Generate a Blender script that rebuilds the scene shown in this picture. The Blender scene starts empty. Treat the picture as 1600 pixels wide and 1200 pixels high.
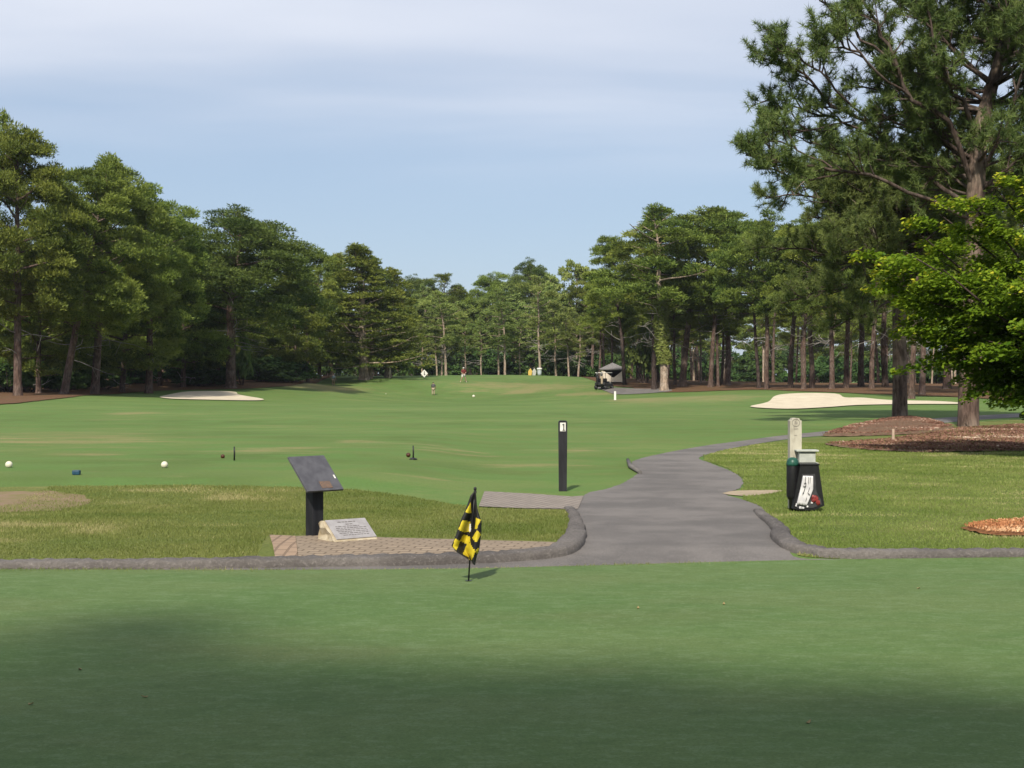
import bpy, bmesh, math, random
import numpy as np
from mathutils import Vector, Matrix
SC = bpy.context.scene
COL = SC.collection
rad = math.radians
FPX, CX, HY, CAMZ = 2300.0, 800.0, 590.0, 1.6      # focal length and horizon of the 1600 px wide photograph
SUN_AZ = Vector((-0.22, -0.975)).normalized()         # towards the sun (behind, a little to one side)
SUN_EL = rad(42)

# ------------------------------------------------------------------ terrain
def ss(a, b, x):
    t = np.clip((x - a) / (b - a), 0, 1)
    return t * t * (3 - 2 * t)
def _uv(X, Y):
    Yc = np.clip(Y, 3.0, 700.0)
    return np.clip(X / Yc * FPX / 400, -4.5, 4.5), 4 * np.log(Yc / 10)
_ctrl = []
def cz(px, Y, z): _ctrl.append(((px - CX) / FPX * Y, Y, z))
def cp(px, py, Y): cz(px, Y, CAMZ - (py - HY) * Y / FPX)
for Y in (4, 9, 20, 34, 48, 60):
    for px in (-700, 100, 800, 1500, 2300): cz(px, Y, 0)
for px, z in ((-600, .4), (0, .15), (300, -.1), (700, -.25), (1000, -.1), (1200, 0), (1500, .1), (2200, .3)): cz(px, 95, z)
for a in ((30,620,112),(100,618,117),(250,613,140),(330,625,124),(330,612,140),(360,608,150),(480,598,170),(570,591.5,188),
          (520,605,178),(677,619,168),(740,619,168),(600,620,160),(724,598,180),(650,589,200),(720,587,206),(830,587,206),(850,600,180),
          (930,606,170),(960,612,163),(1038,612,160),(955,597,182),(1200,609,150),(1300,612,128),(1200,637,84),(1340,635,86),(1250,616,104),(1360,623,100),
          (1450,619,112),(1000,600,232),(1300,601,240),(1550,612,125),(-300,618,130),(2000,612,140)): cp(*a)
for px in (-500, 0, 500, 800, 1100, 1600, 2100): cz(px, 320, .2); cz(px, 600, 0)
_P = np.array(_ctrl)
_pu, _pv = _uv(_P[:,0], _P[:,1])
def _k(d2): return 0.5 * d2 * np.log(d2 + 1e-9)
def _solve():
    n = len(_P)
    d2 = (_pu[:,None]-_pu[None])**2 + (_pv[:,None]-_pv[None])**2
    A = np.zeros((n+3, n+3)); A[:n,:n] = _k(d2) + np.eye(n)*.01
    Q = np.c_[np.ones(n), _pu, _pv]; A[:n,n:] = Q; A[n:,:n] = Q.T
    return np.linalg.solve(A, np.r_[_P[:,2], 0, 0, 0])
_W = _solve()
def H(X, Y):
    X = np.asarray(X, float); Y = np.asarray(Y, float)
    X, Y = np.broadcast_arrays(X, Y)
    u, v = _uv(X, Y)
    sh = u.shape; u = u.ravel(); v = v.ravel()
    out = np.empty(len(u))
    for i in range(0, len(u), 20000):
        d2 = (u[i:i+20000,None]-_pu[None])**2 + (v[i:i+20000,None]-_pv[None])**2
        out[i:i+20000] = _k(d2) @ _W[:-3] + _W[-3] + _W[-2]*u[i:i+20000] + _W[-1]*v[i:i+20000]
    z = out.reshape(sh) * ss(40, 75, Y)
    z = z + .08 * ss(12.2, 13.3, Y)
    tee = ss(-.2, -2.2, X) * ss(17.2, 20.6, Y) * ss(44, 33, Y)
    return z + .17 * tee
def hz(x, y): return float(H(x, y))
_YS = np.concatenate([np.arange(3, 60, .02), np.arange(60, 420, .1)])
def at(px, py):
    X = (px - CX) / FPX * _YS
    Z = CAMZ - (py - HY) / FPX * _YS
    b = np.nonzero(Z <= H(X, _YS))[0]
    i = b[0] if len(b) else len(_YS) - 1
    return Vector((X[i], _YS[i], hz(X[i], _YS[i])))
def P(px, py, Y): return Vector(((px - CX) / FPX * Y, Y, CAMZ - (py - HY) / FPX * Y))

# ------------------------------------------------------------------ helpers
def tag(o, label=None, cat=None, group=None, kind=None):
    if label: o['label'] = label
    if cat: o['category'] = cat
    if group: o['group'] = group
    if kind: o['kind'] = kind
    return o
def thing(name, label, cat, loc=(0,0,0), rz=0, group=None):
    o = bpy.data.objects.new(name, None); COL.objects.link(o)
    o.empty_display_size = .2
    o.location = loc; o.rotation_euler = (0, 0, rz)
    return tag(o, label, cat, group)
def link_mesh(name, me, parent=None, mat=None):
    o = bpy.data.objects.new(name, me); COL.objects.link(o)
    if mat:
        me.materials.clear()
        for m in (mat if isinstance(mat, (list, tuple)) else [mat]): me.materials.append(m)
    if parent: o.parent = parent
    return o
def np_mesh(name, V, F, tint=None, smooth=False, mi=None):
    V = np.asarray(V, np.float32); F = np.asarray(F, np.int32)
    me = bpy.data.meshes.new(name)
    n, k = F.shape
    me.vertices.add(len(V)); me.vertices.foreach_set('co', V.ravel())
    me.loops.add(n*k); me.loops.foreach_set('vertex_index', F.ravel())
    me.polygons.add(n)
    me.polygons.foreach_set('loop_start', np.arange(0, n*k, k, dtype=np.int32))
    me.polygons.foreach_set('loop_total', np.full(n, k, np.int32))
    if smooth: me.polygons.foreach_set('use_smooth', np.ones(n, bool))
    if mi is not None: me.polygons.foreach_set('material_index', np.asarray(mi, np.int32))
    me.update(calc_edges=True); me.validate()
    if tint is not None:
        for nm, arr in (tint.items() if isinstance(tint, dict) else (('tint', tint),)):
            a = me.attributes.new(nm, 'FLOAT', 'POINT'); a.data.foreach_set('value', np.asarray(arr, np.float32))
    return me
class MB:
    """collects shapes in one bmesh"""
    def __init__(s): s.b = bmesh.new()
    def box(s, c, size, rot=None, bevel=0.0, taper=1.0):
        r = bmesh.ops.create_cube(s.b, size=1.0)['verts']
        for v in r:
            t = taper if v.co.z > 0 else 1.0
            v.co = Vector((v.co.x*size[0]*t, v.co.y*size[1]*t, v.co.z*size[2]))
        if bevel:
            es = list({e for v in r for e in v.link_edges})
            r2 = bmesh.ops.bevel(s.b, geom=es, offset=bevel, segments=2, affect='EDGES', profile=.6)
            r = list({v for f in r2['faces'] for v in f.verts} | {v for v in r if v.is_valid})
        m = Matrix.Translation(c) @ (rot.to_4x4() if rot else Matrix.Identity(4))
        for v in r: v.co = m @ v.co
        return s
    def tube(s, pts, rads, n=8, cap=True):
        pts = [Vector(p) for p in pts]; rings = []
        if not hasattr(rads, '__len__'): rads = [rads]*len(pts)
        for i, p in enumerate(pts):
            d = (pts[min(i+1, len(pts)-1)] - pts[max(i-1, 0)]).normalized()
            a = d.cross(Vector((.31, .95, .05))).normalized()
            if d.cross(Vector((.31,.95,.05))).length < .05: a = d.cross(Vector((1,0,0))).normalized()
            c = d.cross(a)
            rings.append([s.b.verts.new(p + (a*math.cos(2*math.pi*k/n) + c*math.sin(2*math.pi*k/n))*rads[i]) for k in range(n)])
        for i in range(len(rings)-1):
            for k in range(n):
                f = s.b.faces.new((rings[i][k], rings[i][(k+1)%n], rings[i+1][(k+1)%n], rings[i+1][k])); f.smooth = True
        if cap:
            s.b.faces.new(rings[0][::-1]); s.b.faces.new(rings[-1])
        return s
    def lathe(s, prof, n=16, c=(0,0,0)):
        rings = []
        for r, z in prof:
            rings.append([s.b.verts.new((c[0]+r*math.cos(2*math.pi*k/n), c[1]+r*math.sin(2*math.pi*k/n), c[2]+z)) for k in range(n)])
        for i in range(len(rings)-1):
            for k in range(n):
                f = s.b.faces.new((rings[i][k], rings[i][(k+1)%n], rings[i+1][(k+1)%n], rings[i+1][k])); f.smooth = True
        s.b.faces.new(rings[0][::-1]); s.b.faces.new(rings[-1])
        return s
    def prism(s, outline, y0, y1):
        """outline in x,z extruded along y"""
        a = [s.b.verts.new((x, y0, z)) for x, z in outline]; c = [s.b.verts.new((x, y1, z)) for x, z in outline]
        n = len(a)
        s.b.faces.new(a); s.b.faces.new(c[::-1])
        for i in range(n): s.b.faces.new((a[i], c[i], c[(i+1)%n], a[(i+1)%n]))
        return s
    def build(s, name, mat, parent=None, smooth=False):
        bmesh.ops.recalc_face_normals(s.b, faces=s.b.faces)
        me = bpy.data.meshes.new(name); s.b.to_mesh(me); s.b.free()
        if smooth:
            for p in me.polygons: p.use_smooth = True
        return link_mesh(name, me, parent, mat)

# ------------------------------------------------------------------ materials
def new_mat(name):
    m = bpy.data.materials.new(name); m.use_nodes = True
    nt = m.node_tree; nt.nodes.clear()
    out = nt.nodes.new('ShaderNodeOutputMaterial')
    return m, nt, out
def nd(nt, typ, **kw):
    n = nt.nodes.new(typ)
    for k, v in kw.items():
        if k.startswith('_'): setattr(n, k[1:], v)
        else: n.inputs[k.replace('__', ' ')].default_value = v
    return n
def mixc(nt, fac, a, b, typ='MIX'):
    n = nt.nodes.new('ShaderNodeMix'); n.data_type = 'RGBA'; n.blend_type = typ
    for i, v in ((0, fac), (6, a), (7, b)):
        if hasattr(v, 'is_linked') or isinstance(v, bpy.types.NodeSocket): nt.links.new(v, n.inputs[i])
        elif isinstance(v, (int, float)): n.inputs[i].default_value = v
        else: n.inputs[i].default_value = (*v, 1)
    return n.outputs[2]
def noise(nt, scale, detail=4, rough=.55, vec=None, stretch=None, dist=0):
    n = nd(nt, 'ShaderNodeTexNoise', Scale=scale, Detail=detail, Roughness=rough, Distortion=dist)
    if vec is None:
        tc = nt.nodes.new('ShaderNodeTexCoord'); vec = tc.outputs['Object']
    if stretch:
        mp = nt.nodes.new('ShaderNodeMapping'); mp.inputs['Scale'].default_value = stretch
        nt.links.new(vec, mp.inputs[0]); vec = mp.outputs[0]
    nt.links.new(vec, n.inputs['Vector'])
    return n.outputs['Fac']
def ramp(nt, fac, lo, hi):
    n = nt.nodes.new('ShaderNodeMapRange'); n.interpolation_type = 'SMOOTHSTEP'
    n.inputs[1].default_value = lo; n.inputs[2].default_value = hi
    nt.links.new(fac, n.inputs[0]); return n.outputs[0]
def math_n(nt, op, a, b):
    n = nt.nodes.new('ShaderNodeMath'); n.operation = op
    for i, v in enumerate((a, b)):
        if isinstance(v, bpy.types.NodeSocket): nt.links.new(v, n.inputs[i])
        else: n.inputs[i].default_value = v
    return n.outputs[0]
def attr(nt, name):
    a = nt.nodes.new('ShaderNodeAttribute'); a.attribute_name = name; return a.outputs['Fac']
def finish(nt, out, color, rough=.8, bump=None, bstr=.3, bdist=.02, spec=.3, metal=0):
    color = mixc(nt, 1.0, color, (.83, .83, .83), 'MULTIPLY')
    p = nt.nodes.new('ShaderNodeBsdfPrincipled')
    if isinstance(color, bpy.types.NodeSocket): nt.links.new(color, p.inputs['Base Color'])
    else: p.inputs['Base Color'].default_value = (*color, 1)
    p.inputs['Roughness'].default_value = rough; p.inputs['Specular IOR Level'].default_value = spec; p.inputs['Metallic'].default_value = metal
    if bump is not None:
        b = nt.nodes.new('ShaderNodeBump'); b.inputs['Strength'].default_value = bstr; b.inputs['Distance'].default_value = bdist
        nt.links.new(bump, b.inputs['Height']); nt.links.new(b.outputs[0], p.inputs['Normal'])
    nt.links.new(p.outputs[0], out.inputs[0])
def simple(name, c, c2=None, scale=8, rough=.6, bstr=.25, bdist=.01, spec=.3, metal=0, stretch=None, lo=.35, hi=.65):
    m, nt, out = new_mat(name)
    c2 = c2 or tuple(x*.75 for x in c)
    f = noise(nt, scale, 5, .6, stretch=stretch)
    col = mixc(nt, ramp(nt, f, lo, hi), c2, c)
    finish(nt, out, col, rough, f, bstr, bdist, spec, metal)
    return m
def foliage_mat(name, dark, light, tip=None, var=.25, trans=.25):
    m, nt, out = new_mat(name)
    t = attr(nt, 'tint')
    col = mixc(nt, t, dark, light)
    if tip: col = mixc(nt, ramp(nt, t, .74, .95), col, tip)
    oi = nt.nodes.new('ShaderNodeObjectInfo')
    hs = nt.nodes.new('ShaderNodeHueSaturation')
    hs.inputs['Value'].default_value = 1
    v = nt.nodes.new('ShaderNodeMapRange'); v.inputs[3].default_value = 1-var; v.inputs[4].default_value = 1+var
    nt.links.new(oi.outputs['Random'], v.inputs[0]); nt.links.new(v.outputs[0], hs.inputs['Value'])
    h = nt.nodes.new('ShaderNodeMapRange'); h.inputs[3].default_value = .485; h.inputs[4].default_value = .515
    fr = math_n(nt, 'FRACT', math_n(nt, 'MULTIPLY', oi.outputs['Random'], 7.31), 0)
    nt.links.new(fr, h.inputs[0]); nt.links.new(h.outputs[0], hs.inputs['Hue'])
    nt.links.new(col, hs.inputs['Color'])
    d = nt.nodes.new('ShaderNodeBsdfDiffuse'); tr = nt.nodes.new('ShaderNodeBsdfTranslucent'); mx = nt.nodes.new('ShaderNodeMixShader')
    g = nd(nt, 'ShaderNodeBsdfGlossy', Roughness=.5); g.inputs['Color'].default_value = (.5, .55, .5, 1)
    mg = nt.nodes.new('ShaderNodeMixShader'); mg.inputs[0].default_value = .015
    mx.inputs[0].default_value = trans
    nt.links.new(hs.outputs[0], d.inputs[0]); nt.links.new(hs.outputs[0], tr.inputs[0])
    nt.links.new(d.outputs[0], mx.inputs[1]); nt.links.new(tr.outputs[0], mx.inputs[2])
    nt.links.new(mx.outputs[0], mg.inputs[1]); nt.links.new(g.outputs[0], mg.inputs[2])
    nt.links.new(mg.outputs[0], out.inputs[0])
    return m
def bark_mat(name, c1, c2):
    m, nt, out = new_mat(name)
    f = noise(nt, 9, 6, .65, stretch=(1, 1, .22), dist=.5)
    g = noise(nt, 1.1, 2)
    col = mixc(nt, ramp(nt, f, .38, .62), tuple(x*.42 for x in c1), c1)
    col = mixc(nt, ramp(nt, g, .4, .65), col, mixc(nt, ramp(nt, f, .38, .62), tuple(x*.5 for x in c2), c2))
    finish(nt, out, col, .95, f, .9, .05, .1)
    return m

M = {}
def lawn_mat():
    m, nt, out = new_mat('fairway_turf')
    big = noise(nt, .09, 5, .6); mid = noise(nt, .7, 4, .6); fine = noise(nt, 22, 4, .7)
    col = mixc(nt, ramp(nt, big, .35, .65), (.098,.158,.038), (.165,.224,.066))
    col = mixc(nt, ramp(nt, mid, .42, .62), col, (.114,.202,.050))
    tcb = nt.nodes.new('ShaderNodeTexCoord'); wv = nd(nt, 'ShaderNodeTexWave', Scale=.16, Distortion=2.5, Detail=2, _bands_direction='Y'); wv.inputs['Detail Scale'].default_value = .4
    nt.links.new(tcb.outputs['Object'], wv.inputs['Vector'])
    col = mixc(nt, math_n(nt, 'MULTIPLY', ramp(nt, wv.outputs['Fac'], .35, .65), .22), col, (.150,.200,.066))
    d = math_n(nt, 'ADD', attr(nt, 'dry'), math_n(nt, 'MULTIPLY', math_n(nt, 'SUBTRACT', noise(nt, 1.5, 6, .7, stretch=(.35, 1, 1)), .5), 2.6))
    d2 = math_n(nt, 'MULTIPLY', ramp(nt, d, .22, .85), .85)
    col = mixc(nt, d2, col, (.27,.235,.105))
    col = mixc(nt, math_n(nt, 'MULTIPLY', ramp(nt, noise(nt, .28, 5, .65, stretch=(.5, 1, 1)), .52, .68), .35), col, (.085,.150,.032))
    # thin natural dry flecks everywhere
    fl = ramp(nt, noise(nt, .5, 6, .7, stretch=(.35, .8, 1)), .54, .70)
    col = mixc(nt, math_n(nt, 'MULTIPLY', fl, .38), col, (.22,.21,.085))
    col = mixc(nt, math_n(nt, 'MULTIPLY', ramp(nt, fine, .35, .7), .30), col, tuple((.055,.095,.024)))
    finish(nt, out, col, .9, fine, .5, .03, .12)
    return m
def rough_mat():
    m, nt, out = new_mat('rough_turf')
    big = noise(nt, .45, 5, .65); fine = noise(nt, 30, 4, .7)
    col = mixc(nt, ramp(nt, big, .38, .62), (.130,.170,.042), (.205,.215,.070))
    col = mixc(nt, math_n(nt, 'MULTIPLY', ramp(nt, fine, .35, .7), .5), col, (.045,.06,.016))
    finish(nt, out, col, .95, fine, .7, .03, .1)
    return m
def green_mat():
    m, nt, out = new_mat('putting_turf')
    big = noise(nt, .55, 5, .65, stretch=(.45, 1, 1)); mid = noise(nt, 9, 6, .7, stretch=(.5, 1, 1)); fine = noise(nt, 75, 4, .85)
    col = mixc(nt, ramp(nt, big, .36, .64), (.092,.162,.044), (.125,.180,.058))
    col = mixc(nt, math_n(nt, 'MULTIPLY', ramp(nt, mid, .50, .64), .5), col, (.160,.232,.100))
    col = mixc(nt, math_n(nt, 'MULTIPLY', ramp(nt, noise(nt, .8, 3, .6, stretch=(.5, 1, 1)), .5, .7), .30), col, (.125,.135,.052))
    col = mixc(nt, math_n(nt, 'MULTIPLY', ramp(nt, mid, .47, .34), .45), col, (.070,.122,.034))
    col = mixc(nt, math_n(nt, 'MULTIPLY', ramp(nt, fine, .42, .66), .6), col, (.050,.096,.025))
    col = mixc(nt, math_n(nt, 'MULTIPLY', ramp(nt, noise(nt, 26, 3, .7, stretch=(.8, 1, 1)), .53, .68), .42), col, (.175,.245,.112))
    finish(nt, out, col, .85, fine, .45, .008, .2)
    return m
def asphalt_mat(name, c, c2, fs=70, bd=.012):
    m, nt, out = new_mat(name)
    a = noise(nt, .7, 5, .65); f = noise(nt, fs, 4, .8)
    col = mixc(nt, ramp(nt, a, .36, .64), c2, c)
    col = mixc(nt, math_n(nt, 'MULTIPLY', ramp(nt, f, .5, .72), .45), col, tuple(x*1.9 for x in c))
    col = mixc(nt, math_n(nt, 'MULTIPLY', ramp(nt, f, .5, .3), .5), col, tuple(x*.45 for x in c))
    # worn cracks
    v = nd(nt, 'ShaderNodeTexVoronoi', Scale=.55, _feature='DISTANCE_TO_EDGE')
    tc = nt.nodes.new('ShaderNodeTexCoord'); n2 = nd(nt, 'ShaderNodeTexNoise', Scale=1.6, Detail=5)
    nt.links.new(tc.outputs['Object'], n2.inputs['Vector'])
    ad = nt.nodes.new('ShaderNodeVectorMath'); ad.operation = 'ADD'
    nt.links.new(tc.outputs['Object'], ad.inputs[0]); nt.links.new(n2.outputs['Color'], ad.inputs[1]); nt.links.new(ad.outputs[0], v.inputs['Vector'])
    col = mixc(nt, math_n(nt, 'MULTIPLY', ramp(nt, v.outputs['Distance'], .010, .003), .12), col, tuple(x*.4 for x in c))
    finish(nt, out, col, .9, f, .7, bd, .2)
    return m
def straw_mat(name, a, b, c, sc=6):
    m, nt, out = new_mat(name)
    f = noise(nt, sc, 6, .75); g = noise(nt, .8, 4)
    col = mixc(nt, ramp(nt, f, .35, .65), a, b)
    col = mixc(nt, ramp(nt, g, .5, .72), col, c)
    sp = ramp(nt, noise(nt, sc*3.3, 2, .5), .68, .74)
    col = mixc(nt, math_n(nt, 'MULTIPLY', sp, .6), col, (.42,.33,.24))
    finish(nt, out, col, .95, f, .9, .06, .1)
    return m
def paver_mat(name, c1, c2, mortar, rot=0, scale=1.0):
    m, nt, out = new_mat(name)
    tc = nt.nodes.new('ShaderNodeTexCoord'); mp = nt.nodes.new('ShaderNodeMapping')
    mp.inputs['Rotation'].default_value = (0, 0, rot)
    nt.links.new(tc.outputs['Object'], mp.inputs[0])
    b = nd(nt, 'ShaderNodeTexBrick', Scale=scale); b.inputs['Color1'].default_value = (*c1, 1); b.inputs['Color2'].default_value = (*c2, 1)
    b.inputs['Mortar'].default_value = (*mortar, 1); b.inputs['Mortar Size'].default_value = .012; b.inputs['Brick Width'].default_value = .21; b.inputs['Row Height'].default_value = .11
    b.inputs['Bias'].default_value = 0; b.inputs['Mortar Smooth'].default_value = .3
    nt.links.new(mp.outputs[0], b.inputs['Vector'])
    f = noise(nt, 18, 5, .7)
    col = mixc(nt, math_n(nt, 'MULTIPLY', f, .5), b.outputs['Color'], (.26,.20,.145), 'MIX')
    h = math_n(nt, 'SUBTRACT', math_n(nt, 'MULTIPLY', f, .3), b.outputs['Fac'])
    finish(nt, out, col, .9, h, .8, .012, .15)
    return m
M['lawn'] = lawn_mat(); M['rough'] = rough_mat(); M['green'] = green_mat()
M['asphalt'] = asphalt_mat('asphalt', (.200,.182,.172), (.130,.120,.115))
M['kerb'] = asphalt_mat('kerb_asphalt', (.185,.167,.156), (.105,.094,.090), 34, .03)
M['sand'] = simple('sand', (.66,.575,.435), (.56,.48,.355), 1.2, .95, .3, .03, .1)
M['straw'] = straw_mat('pine_straw', (.085,.048,.028), (.20,.108,.058), (.115,.088,.042), 5)
M['mulch'] = straw_mat('mulch', (.115,.068,.045), (.25,.155,.10), (.18,.125,.08), 7)
M['orange_straw'] = straw_mat('fresh_straw', (.16,.065,.030), (.36,.17,.075), (.28,.13,.06), 14)
M['pavers'] = paver_mat('tan_pavers', (.34,.268,.198), (.265,.210,.158), (.14,.108,.080), rad(12), 1.35)
M['paver_border'] = paver_mat('border_pavers', (.38,.27,.19), (.34,.24,.17), (.20,.14,.10), rad(90))
M['grey_pavers'] = paver_mat('grey_pavers', (.31,.275,.25), (.25,.225,.205), (.14,.122,.112), rad(70), 1.15)
M['chips'] = foliage_mat('bark_chips', (.115,.062,.040), (.29,.175,.112), tip=(.50,.40,.30), var=.02, trans=.05)
M['straw_bits'] = foliage_mat('straw_bits', (.30,.13,.050), (.54,.29,.125), tip=(.66,.46,.26), var=.02, trans=.05)
M['bark'] = bark_mat('pine_bark', (.150,.098,.078), (.200,.150,.125))
M['bark_light'] = bark_mat('pale_bark', (.42,.32,.24), (.50,.41,.33))
M['dead_wood'] = bark_mat('dead_wood', (.34,.31,.28), (.44,.41,.37))
M['bark_hero'] = bark_mat('patched_bark', (.150,.102,.082), (.25,.19,.15))
M['bark_limb'] = bark_mat('limb_bark', (.105,.076,.064), (.140,.108,.092))
M['bark_dark'] = bark_mat('dark_bark', (.085,.060,.052), (.120,.092,.080))
M['pine'] = foliage_mat('pine_needles', (.062,.098,.019), (.218,.262,.048), var=.2)
M['pine_blue'] = foliage_mat('dense_needles', (.047,.082,.019), (.156,.202,.045))
M['pine_hero'] = foliage_mat('long_needles', (.060,.098,.028), (.190,.238,.068), var=.05)
M['cedar'] = foliage_mat('cedar_sprays', (.062,.092,.016), (.215,.235,.042))
M['leaf'] = foliage_mat('broad_leaves', (.095,.145,.034), (.200,.250,.066), trans=.35)
M['leaf_pale'] = foliage_mat('pale_leaves', (.120,.168,.042), (.275,.320,.090), trans=.35)
M['shrub'] = foliage_mat('shrub_leaves', (.036,.076,.020), (.090,.150,.038), trans=.3)
M['ivy'] = foliage_mat('ivy_leaves', (.11,.15,.03), (.24,.27,.075), trans=.25)
M['blade_sun'] = foliage_mat('sunny_grass_blades', (.120,.195,.036), (.300,.365,.105), tip=(.50,.45,.22), var=.02, trans=.45)
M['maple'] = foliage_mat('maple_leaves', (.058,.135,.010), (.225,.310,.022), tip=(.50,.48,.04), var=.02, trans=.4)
M['blade'] = foliage_mat('grass_blades', (.140,.185,.042), (.280,.285,.092), tip=(.46,.40,.20), var=.02, trans=.45)
M['black'] = simple('black_plastic', (.012,.012,.014), (.007,.007,.008), 30, .45, .15, .004, .4)
M['black_wood'] = simple('black_recycled_board', (.022,.022,.027), (.010,.010,.013), 14, .6, .3, .004, .3, stretch=(1,1,.2))
M['slate'] = simple('grey_slab', (.100,.098,.110), (.068,.066,.076), 9, .5, .35, .004, .4)
M['plaque'] = simple('plaque_metal', (.40,.38,.38), (.32,.30,.30), 12, .45, .1, .002, .5, metal=.15)
M['cream_rock'] = simple('cream_stone', (.54,.47,.35), (.36,.29,.19), 9, .85, .8, .02, .2)
M['orange_patch'] = simple('faded_orange', (.19,.115,.075), (.12,.088,.072), 60, .6, .1, .002)
M['white'] = simple('white_paint', (.78,.77,.72), (.66,.65,.60), 12, .6, .15, .004)
M['off_white'] = simple('weathered_white', (.50,.47,.38), (.33,.30,.24), 16, .75, .3, .005, stretch=(1,1,.3), lo=.3, hi=.55)
M['pale_grey'] = simple('pale_grey_box', (.50,.52,.47), (.42,.44,.40), 12, .5, .1, .003)
M['ink'] = simple('dark_ink', (.05,.045,.045), (.03,.03,.03), 30, .6, .05, .001)
M['faint_ink'] = simple('faint_ink', (.17,.155,.15), (.13,.12,.12), 30, .6, .05, .001)
M['yellow'] = simple('yellow_nylon', (.66,.52,.03), (.52,.40,.02), 10, .55, .1, .003)
M['black_cloth'] = simple('black_nylon', (.016,.016,.016), (.010,.010,.011), 20, .6, .15, .003)
M['green_lid'] = simple('green_plastic', (.020,.095,.065), (.012,.065,.045), 25, .4, .1, .003)
M['paper'] = simple('white_paper', (.70,.69,.70), (.55,.54,.56), 9, .8, .2, .004)
M['red'] = simple('red_wrapper', (.26,.035,.030), (.14,.02,.02), 20, .45, .3, .004)
M['clear_dark'] = simple('smoky_panel', (.055,.055,.060), (.030,.030,.034), 10, .3, .1, .002, .5)
M['ball'] = simple('white_marker', (.72,.68,.55), (.66,.62,.49), 20, .45, .05, .001)
M['brown_ball'] = simple('brown_marker', (.085,.028,.014), (.05,.018,.010), 20, .5, .05, .001)
M['blue'] = simple('blue_marker', (.020,.075,.13), (.012,.05,.09), 20, .5, .05, .001)
M['stake'] = simple('pale_stake', (.50,.38,.29), (.40,.30,.22), 20, .8, .2, .002)
M['shingle'] = simple('roof_shingle', (.23,.215,.215), (.165,.155,.155), 6, .9, .4, .02)
M['brown_wood'] = simple('brown_boards', (.055,.035,.025), (.035,.022,.016), 4, .9, .3, .01)
M['wall'] = simple('cream_boards', (.68,.60,.50), (.60,.52,.43), 5, .8, .2, .01)
M['skin'] = simple('skin', (.42,.25,.18), (.36,.21,.15), 20, .6, .05, .001)
M['khaki'] = simple('khaki_cloth', (.42,.34,.24), (.34,.27,.19), 20, .9, .2, .004)
M['white_cloth'] = simple('white_cloth', (.72,.70,.66), (.62,.60,.56), 20, .9, .2, .004)
M['grey_cloth'] = simple('grey_cloth', (.10,.095,.10), (.07,.068,.072), 20, .9, .2, .004)
M['teal_cloth'] = simple('grey_blue_cloth', (.22,.28,.30), (.17,.22,.23), 20, .9, .2, .004)
M['red_cloth'] = simple('dark_red_cloth', (.17,.025,.025), (.11,.018,.018), 20, .9, .2, .004)
M['hair'] = simple('dark_hair', (.03,.022,.018), (.02,.015,.012), 30, .8, .3, .003)
M['shoe'] = simple('pale_shoe', (.55,.50,.42), (.45,.40,.33), 30, .7, .1, .002)
M['barrel'] = simple('pale_blue_barrel', (.50,.55,.58), (.42,.47,.50), 10, .5, .1, .003)
M['yellow_board'] = simple('yellow_board', (.62,.42,.10), (.50,.33,.07), 10, .6, .1, .003)
M['dead_leaf'] = simple('dry_leaf', (.36,.28,.12), (.24,.18,.08), 30, .8, .3, .003)
M['steel'] = simple('steel', (.32,.32,.32), (.25,.25,.25), 20, .4, .1, .001, metal=.6)
M['cart_body'] = simple('dark_cart_paint', (.035,.033,.035), (.025,.024,.025), 10, .35, .05, .001, .5)

# ------------------------------------------------------------------ ground sheet
def growth(a, b, s, g):
    out = []; x = a
    while x < b: out.append(x); x += s; s *= g
    return out + [b]
GY = np.array(sorted(set(np.round(list(np.arange(-40, 8, 4)) + list(np.arange(8, 36, .4)) + list(np.arange(36, 60, 1)) + list(np.arange(60, 260, 2)) + growth(260, 2500, 6, 1.25), 3))))
xh = list(np.arange(0, 14, .5)) + list(np.arange(14, 60, 1)) + list(np.arange(60, 140, 4)) + growth(140, 1800, 10, 1.3)
GX = np.array(sorted(set(np.round([-x for x in xh] + xh, 3))))
DRY = [(70,680,150,13,.62),(200,688,110,6,.5),(160,710,80,3,.7),(430,702,90,7,.6),(555,690,40,2.5,.8),(705,703,80,6,.6),(820,727,110,6,.55),(905,703,70,5,.5),
       (210,646,50,2.5,.9),(190,655,60,2,.6),(1090,640,80,3,.3),(515,604,60,4.5,1.1),(450,601,50,3,.8),(760,601,80,5,.55),(860,605,90,6,.7),(812,613,28,2,1.1),(735,611,30,2,.7),(900,616,50,3,.7),(985,624,60,2,.7),
       (1110,621,80,4,.75),(960,615,40,2,.6),(1440,628,70,2,.7),(330,738,60,2,.4),(1240,657,60,2,.5),(600,640,160,2,.35),(1010,655,160,2,.3)]
def build_lawn():
    X, Y = np.meshgrid(GX, GY); Z = H(X, Y)
    dry = np.zeros_like(Z)
    for px, py, w, h, a in DRY:
        c = at(px, py); n = at(px, py + h); f = at(px, py - h)
        sy = max((f.y - n.y) / 2, .3); sx = w / FPX * c.y
        dry += a * np.exp(-((X-c.x)/sx)**2 - ((Y-c.y)/sy)**2)
    ny, nx = X.shape
    idx = np.arange(ny*nx).reshape(ny, nx)
    F = np.stack([idx[:-1,:-1], idx[:-1,1:], idx[1:,1:], idx[1:,:-1]], -1).reshape(-1, 4)
    me = np_mesh('lawn', np.stack([X, Y, Z], -1).reshape(-1, 3), F, {'dry': np.clip(dry, 0, 1.2).ravel()}, smooth=True)
    return tag(link_mesh('lawn', me, None, M['lawn']), kind='structure', label='mown green fairway rolling away to the woods', cat='lawn')
build_lawn()

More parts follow.
